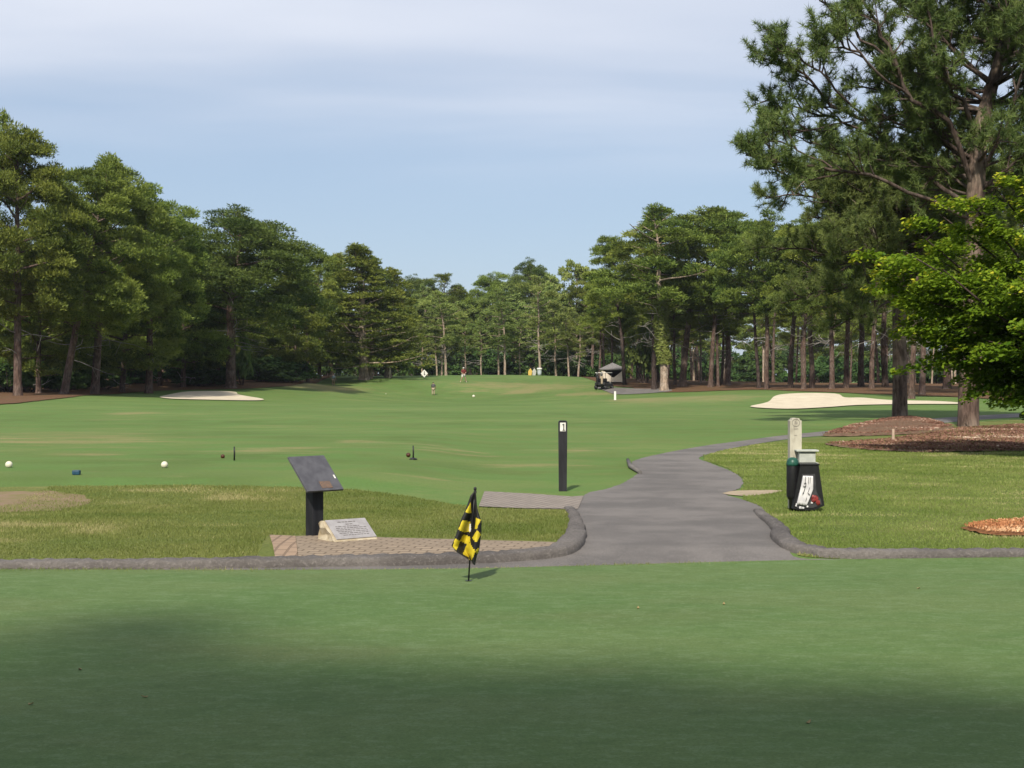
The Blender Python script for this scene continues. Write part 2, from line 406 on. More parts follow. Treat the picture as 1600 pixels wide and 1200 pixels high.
def catmull(pts, k=5, closed=True):
    out = []; n = len(pts)
    rng = range(n) if closed else range(n-1)
    g = (lambda i: pts[i % n]) if closed else (lambda i: pts[min(max(i, 0), n-1)])
    for i in rng:
        p0, p1, p2, p3 = (Vector(g(i+d)) for d in (-1, 0, 1, 2))
        for j in range(k):
            t = j / k
            out.append(.5*((2*p1) + (p2-p0)*t + (2*p0-5*p1+4*p2-p3)*t*t + (3*p1-p0-3*p2+p3)*t**3))
    if not closed: out.append(Vector(pts[-1]))
    return out
def to_world(p):
    return Vector((p[1], p[2])) if p[0] == 'w' else at(p[0], p[1]).xy
def ragged(poly, amp, seed):
    """a slightly uneven outline: resampled and nudged"""
    r = random.Random(seed); out = []
    n = len(poly)
    for i in range(n):
        a, b = poly[i], poly[(i+1) % n]
        L = (b - a).length; k = max(1, min(40, int(L / (amp*6))))
        for j in range(k):
            p = a.lerp(b, j / k)
            out.append(p + Vector((r.uniform(-amp, amp), r.uniform(-amp, amp))))
    return out
def sheet(name, pts, mat, off, smooth_k=4, jag=0, label=None, cat=None, bump=0, seed=1):
    poly = [to_world(p) for p in pts]
    if smooth_k:
        poly = [Vector(v) for v in catmull(poly, smooth_k)]
    if jag: poly = ragged(poly, jag, seed)
    b = bmesh.new()
    vs = [b.verts.new((p.x, p.y, 0)) for p in poly]
    b.faces.new(vs)
    x0, x1 = min(p.x for p in poly), max(p.x for p in poly); y0, y1 = min(p.y for p in poly), max(p.y for p in poly)
    for gx in GX[(GX > x0) & (GX < x1)]:
        bmesh.ops.bisect_plane(b, geom=b.verts[:]+b.edges[:]+b.faces[:], plane_co=(gx,0,0), plane_no=(1,0,0))
    for gy in GY[(GY > y0) & (GY < y1)]:
        bmesh.ops.bisect_plane(b, geom=b.verts[:]+b.edges[:]+b.faces[:], plane_co=(0,gy,0), plane_no=(0,1,0))
    bmesh.ops.triangulate(b, faces=b.faces[:])
    XY = np.array([(v.co.x, v.co.y) for v in b.verts]); Z = H(XY[:,0], XY[:,1]) + off
    if bump:
        P2 = np.array([(p.x, p.y) for p in poly])
        d = np.min(np.hypot(XY[:,None,0]-P2[None,:,0], XY[:,None,1]-P2[None,:,1]), axis=1)
        Z += bump * ss(0, abs(bump)*7, d)
    for v, z in zip(b.verts, Z): v.co.z = z
    for f in b.faces:
        f.smooth = True
        if f.normal.z < 0: f.normal_flip()
    me = bpy.data.meshes.new(name); b.to_mesh(me); b.free()
    return tag(link_mesh(name, me, None, mat), kind='structure', label=label, cat=cat), poly

GREEN_EDGE = [(-500,899),(-200,896),(0,894),(400,895),(700,893),(850,890),(1000,886),(1230,880),(1600,875),(2000,870)]
ge = [Vector(v) for v in catmull([at(*p).xy for p in GREEN_EDGE], 6, False)]
sheet('putting_green', [('w', v.x, v.y) for v in ge] + [('w',30,4),('w',30,-34),('w',-30,-34),('w',-30,4)], M['green'], .022, 0, label='smooth practice putting green with a checkered flag', cat='green')
PATH = [(-500,908),(-500,880),(0,881),(400,877),(700,873),(860,867),(893,852),(901,830),(897,800),(915,773),(950,764),(978,753),(998,737),(988,722),(1030,710),(1100,697),(1160,689),(1220,681),(1300,673),(1390,664),(1450,655),(1520,650),(1620,645),(1800,640),
        (1800,646),(1620,651),(1520,657),(1450,664),(1400,672),(1330,679),(1262,683),(1200,691),(1140,702),(1093,715),(1110,724),(1142,737),(1160,750),(1155,764),(1132,772),(1165,783),(1192,795),(1200,815),(1222,838),(1235,866),(1300,876),(1600,872),(1900,868),(1900,880),(1200,905)]
sheet('cart_path', PATH, M['asphalt'], .007, 4, .012, 'worn grey asphalt cart path curving up past the tee', 'path')
sheet('cart_path', [(932,605),(985,607.5),(1042,608.5),(1046,612),(1005,615.5),(965,616.5),(945,611)], M['asphalt'], .05, 4, 0, 'short grey path behind the parked golf cart', 'path')
ROUGH_L = [(-500,766),(-200,764),(0,762),(275,759),(450,762),(550,766),(640,777),(750,794),(820,796),(890,797),(897,815),(892,848),(860,864),(700,872),(400,876),(0,880),(-500,882)]
_, rough_l = sheet('rough_lawn', ROUGH_L, M['rough'], .006, 3, .03, 'olive rough grass between the tee and the kerb', 'lawn')
ROUGH_R = [(1100,712),(1200,692),(1262,685),(1330,680),(1480,664),(1620,654),(1900,645),(2300,660),(2300,866),(1600,870),(1300,873),(1240,862),(1215,838),(1200,812),(1190,792),(1165,782),(1160,766),(1163,750),(1140,734)]
_, rough_r = sheet('rough_lawn', ROUGH_R, M['rough'], .006, 3, .03, 'sunlit rough grass around the litter bin', 'lawn')
sheet('bunker', [(250,620.5),(285,613.5),(330,612),(366,613),(374,617.5),(410,624),(400,626.5),(330,625.5),(270,624)], M['sand'], .06, 4, 0, 'pale sand bunker below the trees on the far bank', 'bunker')
sheet('bunker', [(1172,636.5),(1200,629),(1213,619),(1245,615.5),(1305,616),(1320,622),(1350,622.5),(1390,626),(1470,628),(1505,632),(1420,632.5),(1340,634),(1290,637.5),(1230,640)], M['sand'], .05, 4, 0, 'large pale sand bunker in front of the pine woods', 'bunker')
sheet('pine_straw_ground', [(-500,643),(-150,637),(0,632.5),(60,627),(130,618.5),(200,614.5),(250,611),(330,609),(420,605.5),(470,600),(505,593.5),('w',-22,250),('w',-25,360),('w',-260,360),('w',-160,100)], M['straw'], .045, 3, .1, 'brown pine straw under the trees on the tee bank', 'ground')
sheet('pine_straw_ground', [(935,598),(985,606),(1040,613.5),(1150,610),(1215,610),(1300,613.5),(1400,617.5),(1500,621),(1600,628),(1800,636),('w',95,120),('w',170,360),('w',14,360),('w',9,240)], M['straw'], .045, 3, .1, 'brown pine straw under the woods past the bunker', 'ground')
sheet('sand_patch', [(1130,772),(1150,768),(1190,767),(1222,768),(1200,773),(1165,776)], simple('dry_soil', (.40,.32,.22), (.30,.24,.16), 9, .95, .4, .01), .011, 3, .02, 'bare sandy patch on the edge of the path', 'ground')
sheet('mulch_mound', [(1285,682),(1330,667),(1385,656),(1420,653),(1450,657),(1490,668),(1450,677),(1380,681)], M['mulch'], .02, 4, .05, 'mound of pine mulch round a dark trunk', 'ground', bump=.08)
sheet('mulch_bed', [(1290,694),(1380,688),(1440,680),(1500,670),(1600,664),(1900,660),(1900,716),(1600,706),(1450,708),(1340,703)], M['mulch'], .02, 4, .05, 'broad bed of chipped mulch beside the path', 'ground', bump=.02)
sheet('mulch_patch', [(1503,828),(1545,820),(1600,817),(1720,815),(1750,842),(1600,840),(1545,838)], M['orange_straw'], .02, 4, .02, 'orange heap of fresh straw in the grass', 'ground', bump=.035)
sheet('brick_paving', [(462,840),(505,838.5),(600,842),(750,846),(888,850),(893,857),(858,866),(700,871),(466,875)], M['pavers'], .014, 0, 0, 'tan brick paving under the lectern', 'paving')
sheet('paving_border', [(421,838),(461.5,840),(465.5,875),(430,876)], M['paver_border'], .016, 0, 0, 'pale border course of the brick paving', 'paving')
sheet('brick_paving', [(757,769),(830,773),(893,777.5),(912,776),(903,797),(820,796),(748,793)], M['grey_pavers'], .014, 0, 0, 'grey brick step beside the tee post', 'paving')
sheet('bare_patch', [(-200,772),(0,769),(80,769),(138,777),(142,788),(90,799),(0,802),(-200,803)], simple('bare_thatch', (.24,.17,.115), (.19,.165,.075), 5, .95, .6, .02, .1), .010, 4, .06, 'brown bare patch in the rough slope', 'ground')
barep = [at(*p).xy for p in ((-200,772),(0,769),(80,769),(138,777),(142,788),(90,799),(0,802),(-200,803))]
def kerb(pts, label, seed, widths):
    w = [at(*p[:2]) for p in pts]
    line = catmull([v.xy for v in w], 8, False)
    prof = [(-.125,-.05),(-.122,.02),(-.116,.055),(-.098,.072),(-.05,.076),(.0,.078),(.06,.076),(.10,.058),(.118,.02),(.12,-.05)]
    r = random.Random(seed); V = []; F = []; n = len(prof)
    # resample finely for an uneven hand-laid edge
    fine = []
    for a, c in zip(line[:-1], line[1:]):
        k = max(1, int((c-a).length / .04))
        for j in range(k): fine.append(a.lerp(c, j/k))
    fine.append(line[-1])
    wob = 0
    for i, p in enumerate(fine):
        d = (fine[min(i+1, len(fine)-1)] - fine[max(i-1, 0)]).normalized(); nrm = Vector((-d.y, d.x))
        wob = wob*.8 + r.uniform(-.006, .006); e = min(1, min(i, len(fine)-1-i)/3 + .35)
        for s, z in prof:
            q = p + nrm*(s*np.interp(i/len(fine), np.linspace(0, 1, len(widths)), widths) + wob)
            V.append((q.x, q.y, hz(p.x, p.y) + (z*e*np.interp(i/len(fine), np.linspace(0, 1, len(widths)), widths)**.9 if z > 0 else z) + r.uniform(-.010, .010)))
    for i in range(len(fine)-1):
        for k in range(n-1): F.append((i*n+k, i*n+k+1, (i+1)*n+k+1, (i+1)*n+k))
    me = np_mesh('kerb', V, F, smooth=True)
    b = bmesh.new(); b.from_mesh(me); b.verts.ensure_lookup_table()
    b.faces.new([b.verts[k] for k in range(n)]); m_ = (len(fine)-1)*n; b.faces.new([b.verts[m_+k] for k in range(n)][::-1])
    bmesh.ops.recalc_face_normals(b, faces=b.faces); b.to_mesh(me); b.free()
    return tag(link_mesh('kerb', me, None, M['kerb']), label, 'kerb', kind='structure')
kerb([(-500,894),(0,890),(200,888.5),(430,885),(600,881.5),(750,877),(850,870),(882,860),(896,845),(900,824),(896,806),(888,794)], 'rounded asphalt kerb below the brick paving', 3, [1.0]*9+[.8,.6,.5,.4])
kerb([(1184,799),(1198,812),(1216,828),(1222,842),(1238,857),(1275,866),(1330,870),(1600,869.5),(1900,865)], 'rounded asphalt kerb curving round the grass by the bin', 4, [.45,.55,.65]+[.85]*6)
b_ = MB(); a1, a2, a3 = at(981,722), at(985,732), at(1000,741)
b_.tube([a1+Vector((0,0,.04)), a2+Vector((0,0,.04)), a3+Vector((0,0,.03))], [.03,.04,.03], 8)
tag(b_.build('kerb', M['asphalt'], None), 'short pale kerb end at the bend of the path', 'kerb', kind='structure')

# ------------------------------------------------------------------ grass blades (uncountable)
def inside(poly, X, Y):
    r = np.zeros(len(X), bool); n = len(poly); j = n - 1
    for i in range(n):
        xi, yi, xj, yj = poly[i].x, poly[i].y, poly[j].x, poly[j].y
        c = ((yi > Y) != (yj > Y)) & (X < (xj - xi) * (Y - yi) / (yj - yi + 1e-12) + xi)
        r ^= c; j = i
    return r
def vnoise(X, Y, s, seed):
    g = np.random.default_rng(seed).random((64, 64))
    x = X*s; y = Y*s; xi = np.floor(x).astype(int); yi = np.floor(y).astype(int); fx = x-xi; fy = y-yi
    fx = fx*fx*(3-2*fx); fy = fy*fy*(3-2*fy); q = lambda a, b: g[a % 64, b % 64]
    return (q(xi,yi)*(1-fx)+q(xi+1,yi)*fx)*(1-fy) + (q(xi,yi+1)*(1-fx)+q(xi+1,yi+1)*fx)*fy
def blades(name, poly, box, n, hgt, wid, seed, label, near_bias=1.0, excl=(), mat='blade', cat='grass', lift=.002):
    g = np.random.default_rng(seed)
    x0, x1, y0, y1 = box
    X = g.uniform(x0, x1, n); Y = y0 + (y1-y0) * g.random(n)**near_bias
    k = inside(poly, X, Y) & (np.abs(X / Y * FPX) < 880)
    for e in excl: k &= ~inside(e, X, Y)
    k &= ~(inside(barep, X, Y) & (g.random(len(X)) < .5))
    X, Y = X[k], Y[k]; n = len(X)
    pn = .6*vnoise(X, Y, .9, 5) + .4*vnoise(X, Y, 3.1, 6)
    h = hgt * g.uniform(.45, 1.15, n) * (.6 + .8*pn); a = g.uniform(0, 2*np.pi, n); le = g.uniform(.1, 1.0, n) * h
    ax = g.uniform(0, 2*np.pi, n); w = wid * g.uniform(.6, 1.3, n) * (1 + (Y-y0)/20)
    Z = H(X, Y) + lift
    V = np.empty((n, 3, 3)); sx = np.cos(ax)*w/2; sy = np.sin(ax)*w/2
    V[:,0] = np.stack([X-sx, Y-sy, Z], -1); V[:,1] = np.stack([X+sx, Y+sy, Z], -1)
    V[:,2] = np.stack([X+np.cos(a)*le, Y+np.sin(a)*le, Z+h], -1)
    t = np.clip(1.25*(.5*vnoise(X, Y, .55, 9) + .5*vnoise(X, Y*1.6, 1.7, 21)) - .12 + g.normal(0, .13, n), 0, 1)
    me = np_mesh(name, V.reshape(-1, 3), np.arange(n*3).reshape(-1, 3), np.repeat(t, 3))
    return tag(link_mesh(name, me, None, M[mat]), label, cat, kind='stuff')
pav1 = [at(*p).xy for p in ((419,837),(505,837),(600,840),(750,844),(890,848),(897,857),(860,868),(400,878))]
pav2 = [at(*p).xy for p in ((752,767),(830,771),(915,775),(910,799),(820,798),(744,795))]
blades('rough_grass', rough_l, (-6, 1.2, 12.3, 21.3), 250000, .028, .008, 3, 'tufted olive grass above the kerb', 1.15, (pav1, pav2))
stations = [(at(1563,829).xy, .75)]
mp_ = [at(*p).xy for p in ((1503,828),(1545,820),(1600,817),(1720,815),(1750,842),(1600,840),(1545,838))]
mb_ = [at(*p).xy for p in ((1290,694),(1380,688),(1440,680),(1500,670),(1600,664),(1900,660),(1900,716),(1600,706),(1450,708),(1340,703))]
blades('rough_grass', rough_r, (2.4, 13, 12.6, 34), 360000, .029, .009, 4, 'sunlit tufted grass beside the path', 1.6, (mp_, mb_, [at(*p).xy for p in ((1130,772),(1150,768),(1190,767),(1222,768),(1200,773),(1165,776))]), mat='blade_sun')
blades('rough_grass', mb_, (6, 19, 28, 47), 42000, .05, .016, 14, 'thin grass growing through the mulch bed', 1.0, mat='blade', lift=.02)
blades('mulch_chips', mb_, (6, 19, 28, 47), 52000, .030, .060, 15, 'loose bark chips over the mulch bed', 1.0, mat='chips', cat='mulch', lift=.04)
mm_ = [at(*p).xy for p in ((1285,682),(1330,667),(1385,656),(1420,653),(1450,657),(1490,668),(1450,677),(1380,681))]
blades('mulch_chips', mm_, (8, 19, 36, 62), 40000, .030, .070, 17, 'loose bark chips over the mulch mound', 1.0, mat='chips', cat='mulch', lift=.08)
blades('rough_grass', mm_, (8, 19, 36, 62), 16000, .05, .02, 18, 'thin grass growing through the mulch mound', 1.0, mat='blade', lift=.03)
blades('mulch_chips', mp_, (3.5, 8, 14, 17), 26000, .022, .022, 16, 'loose fresh straw on the orange heap', 1.0, mat='straw_bits', cat='mulch', lift=.05)
fr = [at(*p).xy for p in ((-200,899),(0,897.5),(400,898),(700,895.5),(1000,888.5),(1230,883),(1600,878),(1900,874),(1900,871),(1600,874),(1230,878.5),(1000,884),(700,891.5),(400,893),(0,891.5),(-200,893))]
blades('fringe_grass', fr, (-6, 7, 11.6, 13.6), 90000, .030, .008, 8, 'short grass fringe along the green edge')

# ------------------------------------------------------------------ trees
def tubes(lines, n=6):
    V = []; F = []; off = 0
    ang = np.arange(n) * 2*np.pi/n; ca, sa = np.cos(ang), np.sin(ang)
    for pts, rr in lines:
        pts = np.asarray(pts, float); rr = np.asarray(rr, float); m = len(pts)
        d = np.gradient(pts, axis=0); d /= np.linalg.norm(d, axis=1)[:,None] + 1e-9
        ref = np.array([.2, .9, .1]) if abs(d[0,1]) < .8 else np.array([.9, .1, .2])
        a = np.cross(d, ref); a /= np.linalg.norm(a, axis=1)[:,None] + 1e-9
        b = np.cross(d, a)
        ring = pts[:,None] + rr[:,None,None]*(a[:,None]*ca[None,:,None] + b[:,None]*sa[None,:,None])
        V.append(ring.reshape(-1, 3))
        i = np.arange(m-1)[:,None]*n; k = np.arange(n)[None]; k2 = (k+1) % n
        F.append((np.stack([i+k, i+k2, i+n+k2, i+n+k], -1).reshape(-1, 4)) + off)
        off += m*n
    return np.concatenate(V), np.concatenate(F)
def unit(v): return v / (np.linalg.norm(v, axis=-1, keepdims=True) + 1e-9)
def blades3(C, D, L, W, g):
    """narrow triangles from C along D"""
    n = len(C); s = unit(np.cross(D, unit(g.normal(size=(n, 3)))))
    V = np.empty((n, 3, 3)); V[:,0] = C - s*W[:,None]/2; V[:,1] = C + s*W[:,None]/2; V[:,2] = C + D*L[:,None]
    return V
def leaves4(C, Nrm, L, g):
    n = len(C); a = unit(np.cross(Nrm, unit(g.normal(size=(n, 3))))); b = np.cross(Nrm, a)
    V = np.empty((n, 4, 3)); l = L[:,None]
    V[:,0] = C - a*l*.5; V[:,1] = C - b*l*.34 + Nrm*l*.08; V[:,2] = C + a*l*.55; V[:,3] = C + b*l*.34 + Nrm*l*.08
    return V
def clumps_to_mesh(name, clumps, per, size, g, kind='needle', flat=.62, tvar=.22):
    Cn = np.array([c[0] for c in clumps]); R = np.array([c[1] for c in clumps]); T = np.array([c[2] for c in clumps])
    n = len(clumps); k = np.maximum(6, (per * (R / R.mean())**2)).astype(int)
    ix = np.repeat(np.arange(n), k); m = len(ix)
    u = unit(g.normal(size=(m, 3))); u[:,2] = np.where(u[:,2] < -.35, -u[:,2]*.6, u[:,2])
    r = g.random(m)**.36
    off = u * (r * R[ix])[:,None] * np.array([1, 1, flat])
    C = Cn[ix] + off
    D = unit(off / R[ix][:,None] + np.array([0, 0, .45]) + g.normal(size=(m, 3))*.45)
    t = np.clip(T[ix] + g.normal(0, tvar, m), 0, 1)
    L = size * g.uniform(.6, 1.35, m)
    if kind == 'needle':
        V = blades3(C, D, L, L*g.uniform(.30, .5, m), g); q = 3
    else:
        V = leaves4(C, unit(D + g.normal(size=(m, 3))*.5), L, g); q = 4
    return np_mesh(name, V.reshape(-1, 3), np.arange(m*q).reshape(-1, q), np.repeat(t, q))
PROF = {
 'dome': lambda t: math.sqrt(max(0, 1-(max(0, t-.28)/.74)**2)) * (.55+.45*min(1, t/.28)),
 'oval': lambda t: math.sin(math.pi*min(1, .16+.84*t))**.7 if t < 1 else 0,
 'tall': lambda t: (.55+.45*math.sin(math.pi*(.1+.75*t))) * (1-.75*t**3),
 'cone': lambda t: (1-t)**.8*1.0+.06,
}
def tree_proto(seed, Ht, cb, R, prof='dome', nl=38, tr=.3, per=70, size=.34, cr=.8, kind='needle', leaf='pine', bark='bark', droop=0., dead=4, flat=.62, shell=120, sides=7, dens=1.0):
    g = np.random.default_rng(seed); f = PROF[prof]
    zs = np.array([0, .02, .06, .15, .3, .45, .6, .75, .88, .965]) * Ht
    wx = np.cumsum(g.normal(0, .012*Ht, len(zs))) * (zs/Ht); wy = np.cumsum(g.normal(0, .012*Ht, len(zs))) * (zs/Ht)
    wx -= 0; tp = np.stack([wx, wy, zs], -1)
    trr = tr * np.array([1.4, 1.12, 1.0, .93, .84, .72, .58, .40, .2, .05])
    lines = [(tp, trr)]; clumps = []; grey = []
    pos = lambda z: np.array([np.interp(z, zs, wx), np.interp(z, zs, wy), z])
    ph = g.uniform(0, 6.28, 3)
    lob = lambda a, t: 1 + .16*math.sin(2*a+ph[0]+3*t) + .13*math.sin(3*a+ph[1]-5*t) + .09*math.sin(5*a+ph[2]+9*t)
    for i in range(shell):                                      # clumps of the outer crown
        if prof == 'cone':
            t = g.random()**.85; az = g.uniform(0, 6.28); r = R*f(t)*g.uniform(.66, 1.0)*lob(az, t); zz_ = t*.97
            q = pos(Ht*(cb+(1-cb)*zz_)) + np.array([r*math.cos(az), r*math.sin(az), g.uniform(-.3, .2)])
        else:                                                   # rounded puffs spread evenly over the crown
            if i % 9 == 0:
                az = g.uniform(0, 6.28); sp = g.uniform(-.72, 1); k = g.uniform(.80, .98)*(1+(lob(az, sp)-1)*.6); zc = .36
                r = R*math.sqrt(1-sp*sp)**(.8 if sp > 0 else 1)*k; zz_ = zc + (.95-zc if sp > 0 else zc)*sp*k**.5
                pc = pos(Ht*(cb+(1-cb)*zz_)) + np.array([r*math.cos(az), r*math.sin(az), 0]); pr_ = R*g.uniform(.20, .34); pt = np.clip(g.normal(.45, .2), 0, 1)
                pn = unit(np.array([math.cos(az)*math.sqrt(1-sp*sp), math.sin(az)*math.sqrt(1-sp*sp), sp+.45]))
            q = pc + pr_*unit(pn*.75 + unit(g.normal(size=3)))*np.array([1, 1, .75])*g.uniform(.55, 1)
            clumps.append((q, cr*g.uniform(.55, .95), np.clip(pt + g.normal(0, .15), 0, 1)))
            continue
        clumps.append((q, cr*g.uniform(.6, 1.2), np.clip(g.normal(.45, .27), 0, 1)))
    for i in range(nl):
        t = (i + .5 + g.uniform(-.4, .4)) / nl; t = t**.9
        z = Ht*(cb + (1-cb)*t*.96); fr_ = f(t)
        az = i*2.39996 + g.uniform(-.5, .5)
        L = R*fr_*g.uniform(.42, .76)*lob(az, t) + .25
        el = rad(-8 + 58*t**1.3 + g.uniform(-12, 14)) - droop
        p = pos(z); pts = [p]; d = np.array([math.cos(az)*math.cos(el), math.sin(az)*math.cos(el), math.sin(el)])
        ns = 5
        for s in range(ns):
            d = unit(d + g.normal(0, .13, 3) + np.array([0, 0, .10 - droop*.1]))
            p = p + d*L/ns; pts.append(p)
        pts = np.array(pts); r0 = min(.028*L + .018, tr*.5)
        lines.append((pts, r0*np.linspace(1, .25, ns+1)))
        nc = max(2, int(L/.75*dens))
        for c in range(nc):
            s = .30 + .72*((c + g.random())/nc)
            q = np.array([np.interp(min(s, 1)*ns, np.arange(ns+1), pts[:,k]) for k in range(3)])
            side = np.array([-math.sin(az), math.cos(az), 0]) * g.uniform(-.36, .36)*L*min(1, .35+s*.7)
            q2 = q + side + np.array([0, 0, g.uniform(-.05, .35)])
            if abs(np.linalg.norm(side)) > .5: lines.append((np.array([q, (q+q2)/2+np.array([0,0,-.06]), q2]), np.array([r0*.35, r0*.25, .01])))
            clumps.append((q2, cr*g.uniform(.6, 1.15)*(1-.25*t), np.clip(g.normal(.45, .2), 0, 1)))
    clumps.append((tp[-1]-np.array([0,0,cr*.8]), cr*.9, .5))
    for i in range(dead):                                       # bare grey stubs below the crown
        z = Ht*(cb*g.uniform(.62, 1.05)); az = g.uniform(0, 6.28); L = R*g.uniform(.35, .8)
        p = pos(z); pts = [p]; d = np.array([math.cos(az), math.sin(az), g.uniform(-.1, .3)])
        for s in range(4):
            d = unit(d + g.normal(0, .28, 3)); p = p + d*L/4; pts.append(p)
        grey.append((np.array(pts), np.linspace(.055, .014, 5)))
        q = np.array(pts[2]); grey.append((np.array([q, q + unit(d + g.normal(0, .6, 3))*L*.35]), np.array([.025, .01])))
    V, F = tubes(lines, sides); mi = np.zeros(len(F), np.int32)
    if grey:
        V2, F2 = tubes(grey, 5); F = np.concatenate([F, F2+len(V)]); V = np.concatenate([V, V2]); mi = np.r_[mi, np.ones(len(F2), np.int32)]
    tm = np_mesh('trunk', V, F, smooth=True); tm.materials.append(M[bark]); tm.materials.append(M['dead_wood']); tm.polygons.foreach_set('material_index', mi)
    cm = clumps_to_mesh('crown', clumps, per, size, g, kind, flat); cm.materials.append(M[leaf])
    return dict(t=tm, c=cm, H=Ht, R=R)
TP = {}
TP['wide'] = [tree_proto(s, 24, .26, 5.4, 'dome', 34, .36, 125, .28, 1.15, leaf='pine', dens=.85, shell=585, flat=.72) for s in (11, 12, 13)]
TP['dome'] = [tree_proto(s, 21, .34, 6.6, 'dome', 34, .40, 125, .26, 1.15, leaf='pine_blue', dens=.8, dead=14, shell=700, flat=.72) for s in (21, 22)]
TP['low'] = [tree_proto(s, 16, .10, 4.2, 'oval', 30, .24, 110, .26, 1.05, leaf='pine', dens=.8, dead=2, shell=400, flat=.72) for s in (31, 32)]
TP['tall'] = [tree_proto(s, 22, .42, 4.2, 'oval', 26, .27, 110, .27, 1.0, leaf='pine', dens=.9, dead=7, shell=215, flat=.7) for s in (41, 42, 43)]
TP['thin'] = [tree_proto(s, 17, .36, 3.0, 'tall', 22, .15, 74, .29, .75, leaf='leaf_pale', bark='bark_light', dens=.85, dead=11, shell=66, flat=.66) for s in (51, 52, 53)]
TP['cedar'] = [tree_proto(s, 17, .08, 4.8, 'cone', 74, .34, 70, .26, .72, leaf='cedar', bark='bark_light', dens=1.0, dead=0, flat=.5, shell=170) for s in (61, 62)]
TP['broad'] = [tree_proto(s, 19, .14, 5.2, 'oval', 30, .26, 74, .34, 1.1, kind='leaf', leaf='leaf', bark='bark', dens=.8, dead=4, shell=200, flat=.75) for s in (71, 72)]
TP['pale'] = [tree_proto(s, 19, .20, 5.4, 'dome', 30, .22, 74, .34, 1.1, kind='leaf', leaf='leaf_pale', bark='bark_light', dens=.8, dead=8, shell=200, flat=.75) for s in (81, 82)]
def shrub_proto(seed, leaf, n=26, R=1.7, Hh=2.6):
    g = np.random.default_rng(seed); cl = []; lines = []
    for i in range(n):
        a = g.uniform(0, 6.28); r = R*g.random()**.6; z = Hh*(.16 + .84*g.random()*math.sqrt(max(0, 1-(r/R)**2*.8)))
        q = np.array([r*math.cos(a), r*math.sin(a), z]); cl.append((q, g.uniform(.38, .66), np.clip(g.normal(.45, .22), 0, 1)))
        if i % 2: lines.append((np.array([q*np.array([.15,.15,0]), q*np.array([.6,.6,.55]), q]), np.array([.04, .025, .01])))
    V, F = tubes(lines, 5); tm = np_mesh('stem', V, F, smooth=True); tm.materials.append(M['bark_dark'])
    cm = clumps_to_mesh('foliage', cl, 90, .26, g, 'leaf', .8); cm.materials.append(M[leaf])
    return dict(t=tm, c=cm, H=Hh, R=R)
TP['shrub'] = [shrub_proto(s, 'shrub') for s in (91, 92, 93)]
TP['bush'] = [shrub_proto(95, 'leaf', 30)]
_rr = random.Random(7)
def place_tree(name, kind, px, Y, top, hw, label, group=None, lean=(0, 0), v=None, cat='tree', z=None, trunk=1.0, crown_mat=None, bark=None):
    """px: where the trunk meets the ground; top: photo row of its tip; hw: half width of the crown in photo pixels"""
    pr = TP[kind][(v if v is not None else _rr.randrange(99)) % len(TP[kind])]
    x = (px - CX) / FPX * Y; zb = hz(x, Y) - .05
    Ht = (CAMZ + (HY - top) * Y / FPX) - zb
    s = hw / FPX * Y / pr['R']; sz = Ht / pr['H']
    o = thing(name, label, cat, (x, Y, zb), _rr.uniform(0, 6.28), group)
    o.scale = (s, s, sz)
    # lean: a shift of the tip in photo pixels, and in metres away from the camera
    if lean[0] or lean[1]:
        ang = Vector((lean[0] / FPX * Y / Ht, lean[1] / Ht))
        o.rotation_mode = 'QUATERNION'
        q = Vector((0, 0, 1)).rotation_difference(Vector((ang.x, ang.y, 1)).normalized())
        o.rotation_quaternion = q @ Matrix.Rotation(_rr.uniform(0, 6.28), 3, 'Z').to_quaternion()
    a = link_mesh('trunk' if cat == 'tree' else 'stem', pr['t'], o); c = link_mesh('crown' if cat == 'tree' else 'foliage', pr['c'], o)
    if trunk != 1.0: a.scale = (trunk, trunk, 1)
    if crown_mat:
        c.material_slots[0].link = 'OBJECT'; c.material_slots[0].material = M[crown_mat]
    if bark:
        a.material_slots[0].link = 'OBJECT'; a.material_slots[0].material = M[bark]
    return o
G1 = 'pines on the bank beyond the tee'
